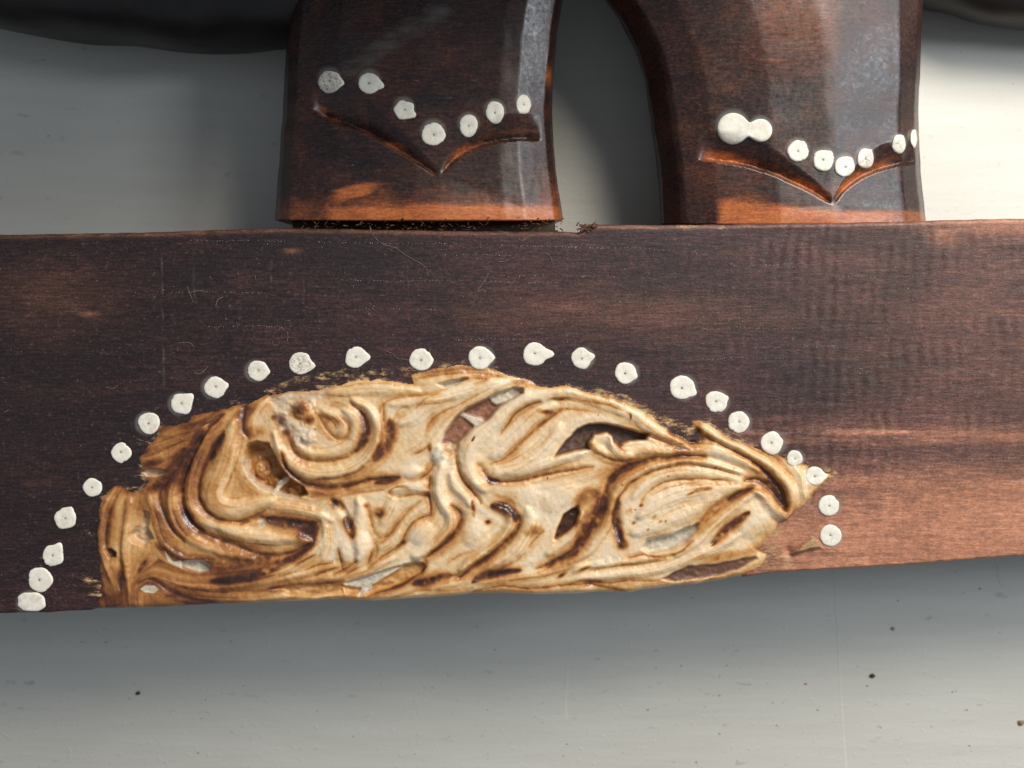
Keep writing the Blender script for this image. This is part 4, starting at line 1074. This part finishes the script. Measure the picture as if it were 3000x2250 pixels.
TIPS = {10: (10, 0.35), 8: (-10, 0.25), 9: (5, 0.2), 13: (0, 0.25), 14: (0, 0.7), 15: (-10, 0.3), 11: (0, 0.3), 17: (25, 0.3), 18: (-20, 0.2), 12: (0, 0.15), 16: (20, 0.15), 22: (0, 0.35), 7: (-40, 0.3), 3: (-60, 0.25), 2: (-60, 0.3)}
DB = [(68, 1303, 25), (87, 1252, 26), (115, 1200, 23), (141, 1120, 23), (200, 1053, 20), (262, 978, 21), (322, 914, 23), (393, 872, 23), (465, 837, 23), (557, 801, 22), (649, 785, 24),
      (769, 772, 23), (909, 777, 24), (1037, 773, 25), (1155, 765, 25), (1256, 774, 22), (1351, 806, 23), (1473, 837, 26), (1547, 868, 23), (1595, 912, 23), (1667, 957, 24), (1716, 990, 17),
      (1760, 1028, 20), (1790, 1092, 22), (1794, 1157, 23)]
for i, (x, y, r) in enumerate(DB):
    X0, Y0, r0 = x * F, y * F, r * F * 1.02
    hz = [h_at(X0 + a * r0, Y0 + b * r0) for a in (-.6, 0, .6) for b in (-.6, 0, .6)]
    base_h = float(np.mean(hz))
    hf = (lambda X, Y, b=base_h: 0.6 * b + 0.4 * h_at(X, Y)) if i not in (0,) else (lambda X, Y, b=base_h: max(h_at(X, Y), 0))
    if i == 0: Y0 -= 4
    dot(X0, Y0, r0, hf, plinth, 300 + i, TIPS.get(i), 0.32, 0.8 if i == 10 else (0.25 if i % 3 == 0 else 0.08), i not in (0,), (1.12, 0.80) if i == 0 else (1, 1), i == 0)
T1 = {0: (5, 0.35), 1: (15, 0.35), 2: (25, 0.35)}
for i, (x, y, r) in enumerate(D1):
    el = (1, 0.95) if i < 4 else ((0.92, 1.1) if i < 6 else (0.9, 1.18))
    dot(x * F, y * F, r * F, z1, leg1, 400 + i, T1.get(i), 0.40, 0.9 if i == 0 else 0, True, el)
# the first two dots on the other foot have run together
def double_dot():
    n = 64; ang = np.linspace(0, 2 * np.pi, n, endpoint=False)
    (xa, ya, ra), (xb, yb, rb_) = [(a * F, b * F, c * F) for a, b, c in D2[:2]]
    pts = []
    xc, yc = xa + 0.55 * (xb - xa), ya + 0.55 * (yb - ya)
    for a in ang:
        dx, dy = math.cos(a), math.sin(a); best = 20
        for s_ in np.linspace(5, 120, 240):
            X, Y = xc + dx * s_, yc + dy * s_
            f = math.exp(-2.0 * ((X - xa) ** 2 + (Y - ya) ** 2) / ra ** 2) + math.exp(-2.0 * ((X - xb) ** 2 + (Y - yb) ** 2) / rb_ ** 2)
            if f > 0.135: best = s_
        pts.append((dx * best, dy * best))
    lev = [(0.0, 0.8), (0.3, 0.85), (0.6, 0.95), (0.8, 1.0), (0.92, 0.9), (0.98, 0.6), (1.0, 0.2), (1.0, -0.6)]
    V = [(xc, yc, 0.8)]
    for a, b in lev[1:]:
        for k in range(n): V.append((xc + a * pts[k][0], yc + a * pts[k][1], b))
    W = []; hl = []
    for X, Y, b in V:
        d = math.hypot(X - xa, Y - ya)
        zz = z2(X, Y); k_ = (DIST - zz * 0.001) / DIST
        W.append((wx(X) * k_, wy(Y) * k_, (zz + 0.55 * b) * 0.001)); hl.append(1 if d < 4 else 0)
    tris = [(0, 1 + (k + 1) % n, 1 + k) for k in range(n)]; quads = []
    for j in range(len(lev) - 2):
        b0 = 1 + j * n; b1 = b0 + n
        for k in range(n): quads.append((b0 + k, b0 + (k + 1) % n, b1 + (k + 1) % n, b1 + k))
    o = new_obj('paint_dot', W, quads, MAT_PAINT, leg2, {'hole': hl, 'dirt': hl}, tris=tris)
    o['label'] = 'two white dots run together into one blob'
double_dot()
for i, (x, y, r) in enumerate(D2[2:]):
    el = (1, 1) if i < 3 else ((0.9, 1.1) if i == 3 else ((0.85, 1.25) if i == 4 else (0.55, 1.55)))
    dot(x * F, y * F, r * F, z2, leg2, 450 + i, (-50, 0.15), 0.5, 0, i < 4, el)

# ------------------------------------------------------------------ torn fibres in the gap under the first foot
def shard_mesh(items):
    V = []; Q = []
    for (x, y, z, a, ln, w, tilt) in items:
        c, s_ = math.cos(a), math.sin(a)
        b = len(V)
        for (l_, ww, hh) in ((0, 1, 0), (0.55, 0.8, 0.35), (1, 0.1, 0.1)):
            for (o1, o2) in ((-1, 0), (0, 1), (1, 0), (0, -1)):
                px = x + c * ln * l_ - s_ * w * ww * o1; py = y + s_ * ln * l_ + c * w * ww * o1
                V.append((px, py, z + tilt * ln * l_ + w * ww * o2 * 0.7))
        for j in range(2):
            for k in range(4): Q.append((b + j * 4 + k, b + j * 4 + (k + 1) % 4, b + (j + 1) * 4 + (k + 1) % 4, b + (j + 1) * 4 + k))
        Q.append((b, b + 1, b + 2, b + 3))
    return V, Q
items = []
for k in range(240):
    X = random.uniform(880, 1648); Y = random.uniform(636, 676)
    items.append((wx(X), wy(Y), -0.001 * random.uniform(1.2, 5.5), random.gauss(0, 0.7) + random.choice([0, math.pi]), random.uniform(5, 24) * S * random.random() ** 0.5, random.uniform(0.6, 2.6) * S, random.uniform(-.4, .4)))
V, Qs = shard_mesh(items)
fib = new_obj('torn_fibres', V, Qs, MAT_SPLINTER, leg1, smooth=False); fib['kind'] = 'stuff'
# core that joins the foot to the plinth behind the gap
cv_ = []
for zc in (-0.0075, -0.030):
    for Yc in (630, 682):
        for Xc in (840, 1630): cv_.append((wx(Xc), wy(Yc), zc))
core = new_obj('glue_joint', cv_, [(0, 2, 3, 1), (4, 5, 7, 6), (0, 1, 5, 4), (2, 6, 7, 3), (0, 4, 6, 2), (1, 3, 7, 5)], plain('old_glue', (0.03, 0.018, 0.010), 0.8, 800), leg1, smooth=False)
# splinter standing at the chipped corner of the plinth
items = []
for k in range(40):
    items.append((wx(random.uniform(1688, 1740)), wy(random.uniform(658, 684)), 0.001 * random.uniform(-0.8, 0.4), random.gauss(0.35, 0.5), random.uniform(8, 18) * S, random.uniform(2.2, 6.0) * S, random.uniform(-.2, .3)))
V, Qs = shard_mesh(items)
sp = new_obj('splintered_corner', V, Qs, MAT_SPLINTER, plinth, smooth=False); sp['kind'] = 'stuff'

# ------------------------------------------------------------------ dust: lint, pale specks, pore dust, crumbs
def ribbon(pts, w, zf):
    p = spline(pts, 5)
    V = []; Q = []
    t = np.gradient(p, axis=0); t /= (np.linalg.norm(t, axis=1)[:, None] + 1e-9)
    n_ = np.stack([-t[:, 1], t[:, 0]], 1)
    for i in range(len(p)):
        z_ = zf(p[i, 0], p[i, 1])
        for k in range(3):
            a = 2 * math.pi * k / 3
            V.append((wx(p[i, 0] + n_[i, 0] * w * math.cos(a)), wy(p[i, 1] + n_[i, 1] * w * math.cos(a)), (z_ + 0.12) * 0.001 + w * S * math.sin(a)))
    for i in range(len(p) - 1):
        for k in range(3): Q.append((i * 3 + k, i * 3 + (k + 1) % 3, i * 3 + 3 + (k + 1) % 3, i * 3 + 3 + k))
    return V, Q
def merge(lst):
    V = []; Q = []
    for v_, q_ in lst:
        b = len(V); V += list(v_); Q += [tuple(i + b for i in q) for q in q_]
    return V, Q
g2 = lambda x, y: (1000 + x / 2.212, 620 + y / 2.212)
g1_ = lambda x, y: (x / 2.212, 620 + y / 2.212)
fibres = [[g2(180, 90), g2(200, 145), g2(260, 205), g2(350, 235), g2(430, 290), g2(520, 340), g2(550, 370), g2(562, 415)], [g2(955, 400), g2(915, 465), g2(880, 515)], [g2(885, 520), g2(915, 505), g2(930, 530)],
          [g2(280, 900), g2(330, 920), g2(365, 950), g2(430, 960)], [g2(1150, 170), g2(1170, 190), g2(1210, 165), g2(1250, 145)], [g2(1320, 265), g2(1360, 300), g2(1365, 335)],
          [g2(1010, 320), g2(1050, 325), g2(1085, 310)], [g2(1980, 420), g2(2000, 435), g2(2030, 438)], [g2(2010, 560), g2(1998, 600), g2(1985, 625)], [g2(1460, 820), g2(1465, 850)],
          [g1_(1215, 485), g1_(1235, 535), g1_(1255, 590)], [g1_(1240, 525), g1_(1290, 512), g1_(1330, 515)], [g1_(1400, 610), g1_(1415, 570), g1_(1450, 555)], [g1_(1260, 1045), g1_(1300, 1050), g1_(1345, 1010)],
          [g1_(1860, 780), g1_(1868, 810), g1_(1860, 840)], [g1_(1765, 840), g1_(1780, 870), g1_(1800, 860)], [g1_(690, 1140), g1_(740, 1145), g1_(765, 1125)], [g1_(1155, 850), g1_(1230, 850), g1_(1260, 880)], [g1_(30, 1300), g1_(60, 1285)]]
gg = random.Random(8)
for k in range(18):
    X = gg.uniform(40, 2950); Y = gg.uniform(700, 1010) if gg.random() < 0.75 else gg.uniform(690, 1600)
    if 300 < X < 2450 and Y > 1030: continue
    a = gg.uniform(0, 6.28); l = gg.uniform(6, 22); b = a + gg.uniform(-1, 1)
    fibres.append([(X, Y), (X + l * .5 * math.cos(a), Y + l * .5 * math.sin(a)), (X + l * .5 * (math.cos(a) + math.cos(b)), Y + l * .5 * (math.sin(a) + math.sin(b)))])
V, Qs = merge([ribbon(f, 0.6 if i > 18 else 0.8, h_at) for i, f in enumerate(fibres)])
lint = new_obj('lint', V, Qs, MAT_LINT); lint['kind'] = 'stuff'
lint['label'] = 'thin pale lint fibres clinging to the dark plinth'; lint['category'] = 'lint'

def specks(pts, zf, rmin, rmax):
    V = []; Q = []
    for X, Y in pts:
        r = gg.uniform(rmin, rmax); a0 = gg.uniform(0, 6.28); e = gg.uniform(0.5, 1.0); z_ = zf(X, Y); b = len(V)
        for k in range(4):
            a = a0 + k * math.pi / 2
            V.append((wx(X + r * math.cos(a) * (1 if k % 2 else e)), wy(Y + r * math.sin(a) * (1 if k % 2 else e)), z_ * 0.001 + 0.00001))
        V.append((wx(X), wy(Y), z_ * 0.001 + r * S * 0.8)); Q += [(b, b + 1, b + 4), (b + 1, b + 2, b + 4), (b + 2, b + 3, b + 4), (b + 3, b, b + 4)]
    return V, Q
sp_pts = []
while len(sp_pts) < 230:
    X = gg.uniform(0, 3000); Y = gg.uniform(690, 1100) if gg.random() < 0.8 else gg.uniform(690, 1700)
    c = int(np.clip(np.searchsorted(cols, X), 1, NC - 1)); r = int(np.clip((Y - yT[c]) / (yB[c] - yT[c]) * (NR - 1), 0, NR - 1))
    if SD[r, c] > -12: continue
    sp_pts.append((X, Y))
V, Qs = specks(sp_pts + [p for p in DOTS_PORE if gg.random() < 0.85], h_at, 0.7, 1.7)
ds = new_obj('dust', V, None, MAT_SPECK, tris=Qs, smooth=False); ds['kind'] = 'stuff'
ds['label'] = 'fine pale dust specks lying in the pores of the plinth'; ds['category'] = 'dust'

# crumbs and grit on the painted board
def crumb(Xi, Yi, r, name, mat, label, seed, group=None, asp=1.0):
    g = np.random.RandomState(seed)
    x, y, z_ = unproj(Xi, Yi, TABLE_Z)
    V = []; n = 8
    for j, (rr, h) in enumerate(((1.0, 0.0), (0.9, 0.5), (0.45, 0.95))):
        for k in range(n):
            a = 2 * math.pi * k / n
            q = rr * r * S * (1 + 0.35 * g.uniform(-1, 1))
            V.append((math.cos(a) * q * asp, math.sin(a) * q, h * r * S * (0.8 + 0.3 * g.rand())))
    V.append((0, 0, r * S)); Qd = []
    for j in range(2):
        for k in range(n): Qd.append((j * n + k, j * n + (k + 1) % n, (j + 1) * n + (k + 1) % n, (j + 1) * n + k))
    tr = [(2 * n + k, 2 * n + (k + 1) % n, 3 * n) for k in range(n)]
    o = new_obj(name, V, Qd, mat, None, tris=tr, smooth=False)
    o.location = (x, y, TABLE_Z)
    if label: o['label'] = label; o['category'] = 'crumb'
    if group: o['group'] = group
    return o
crumb(2556, 1980, 9, 'crumb', MAT_CRUMB, 'largest black crumb on the pale board, at the lower right', 1, 'crumbs on the board', 1.2)
crumb(404, 2031, 7, 'crumb', MAT_CRUMB, 'dark crumb on the board at the lower left, below the plinth', 2, 'crumbs on the board', 1.2)
crumb(2616, 1842, 6, 'crumb', MAT_SPECK, 'tiny white flake on the board below the reddish plinth end', 3, 'crumbs on the board', 1.3)
crumb(2990, 2118, 8, 'crumb', MAT_GRIT, 'brown crumb at the right edge of the board', 4, 'crumbs on the board', 1.5)
gp_ = [(2108, 2038, 4), (2130, 1950, 3), (1995, 1950, 3), (1898, 2080, 4), (2108, 2150, 4), (2360, 2004, 5), (2395, 2080, 4), (2540, 2010, 4), (2790, 2028, 4), (2832, 2080, 4), (2840, 2185, 4), (2580, 2132, 3), (2275, 2125, 4), (2040, 2233, 5),
       (2800, 2025, 3), (1590, 2060, 3), (602, 2050, 3), (310, 1882, 4), (240, 1881, 3), (590, 2105, 3), (580, 2206, 4), (1035, 2158, 4), (1215, 2210, 3), (1428, 2080, 3), (1268, 2015, 2.5), (1430, 2207, 3), (380, 2046, 3), (1900, 1830, 3), (2630, 1760, 4), (2870, 1725, 4), (1660, 2180, 3), (1650, 2215, 3), (2160, 2230, 3)]
for k in range(60): gp_.append((gg.uniform(1500, 3000), gg.uniform(1900, 2250), gg.uniform(1.2, 2.6)))
for k in range(40): gp_.append((gg.uniform(0, 1500), gg.uniform(1880, 2250), gg.uniform(1.0, 2.2)))
V = []; Qs = []
for X, Y, r in gp_:
    x, y, z_ = unproj(X, Y, TABLE_Z); b = len(V); a0 = gg.uniform(0, 6.28); e = gg.uniform(1.0, 1.8)
    for k in range(5):
        a = a0 + k * 1.2566
        V.append((x + r * S * math.cos(a) * e * 0.8, y + r * S * math.sin(a) * 0.6, TABLE_Z + 0.00001))
    V.append((x, y, TABLE_Z + r * S * 0.5)); Qs += [(b + k, b + (k + 1) % 5, b + 5) for k in range(5)]
gr = new_obj('grit', V, None, MAT_GRIT, tris=Qs, smooth=False); gr['kind'] = 'stuff'
gr['label'] = 'scattered fine brown grit on the pale painted board'; gr['category'] = 'grit'
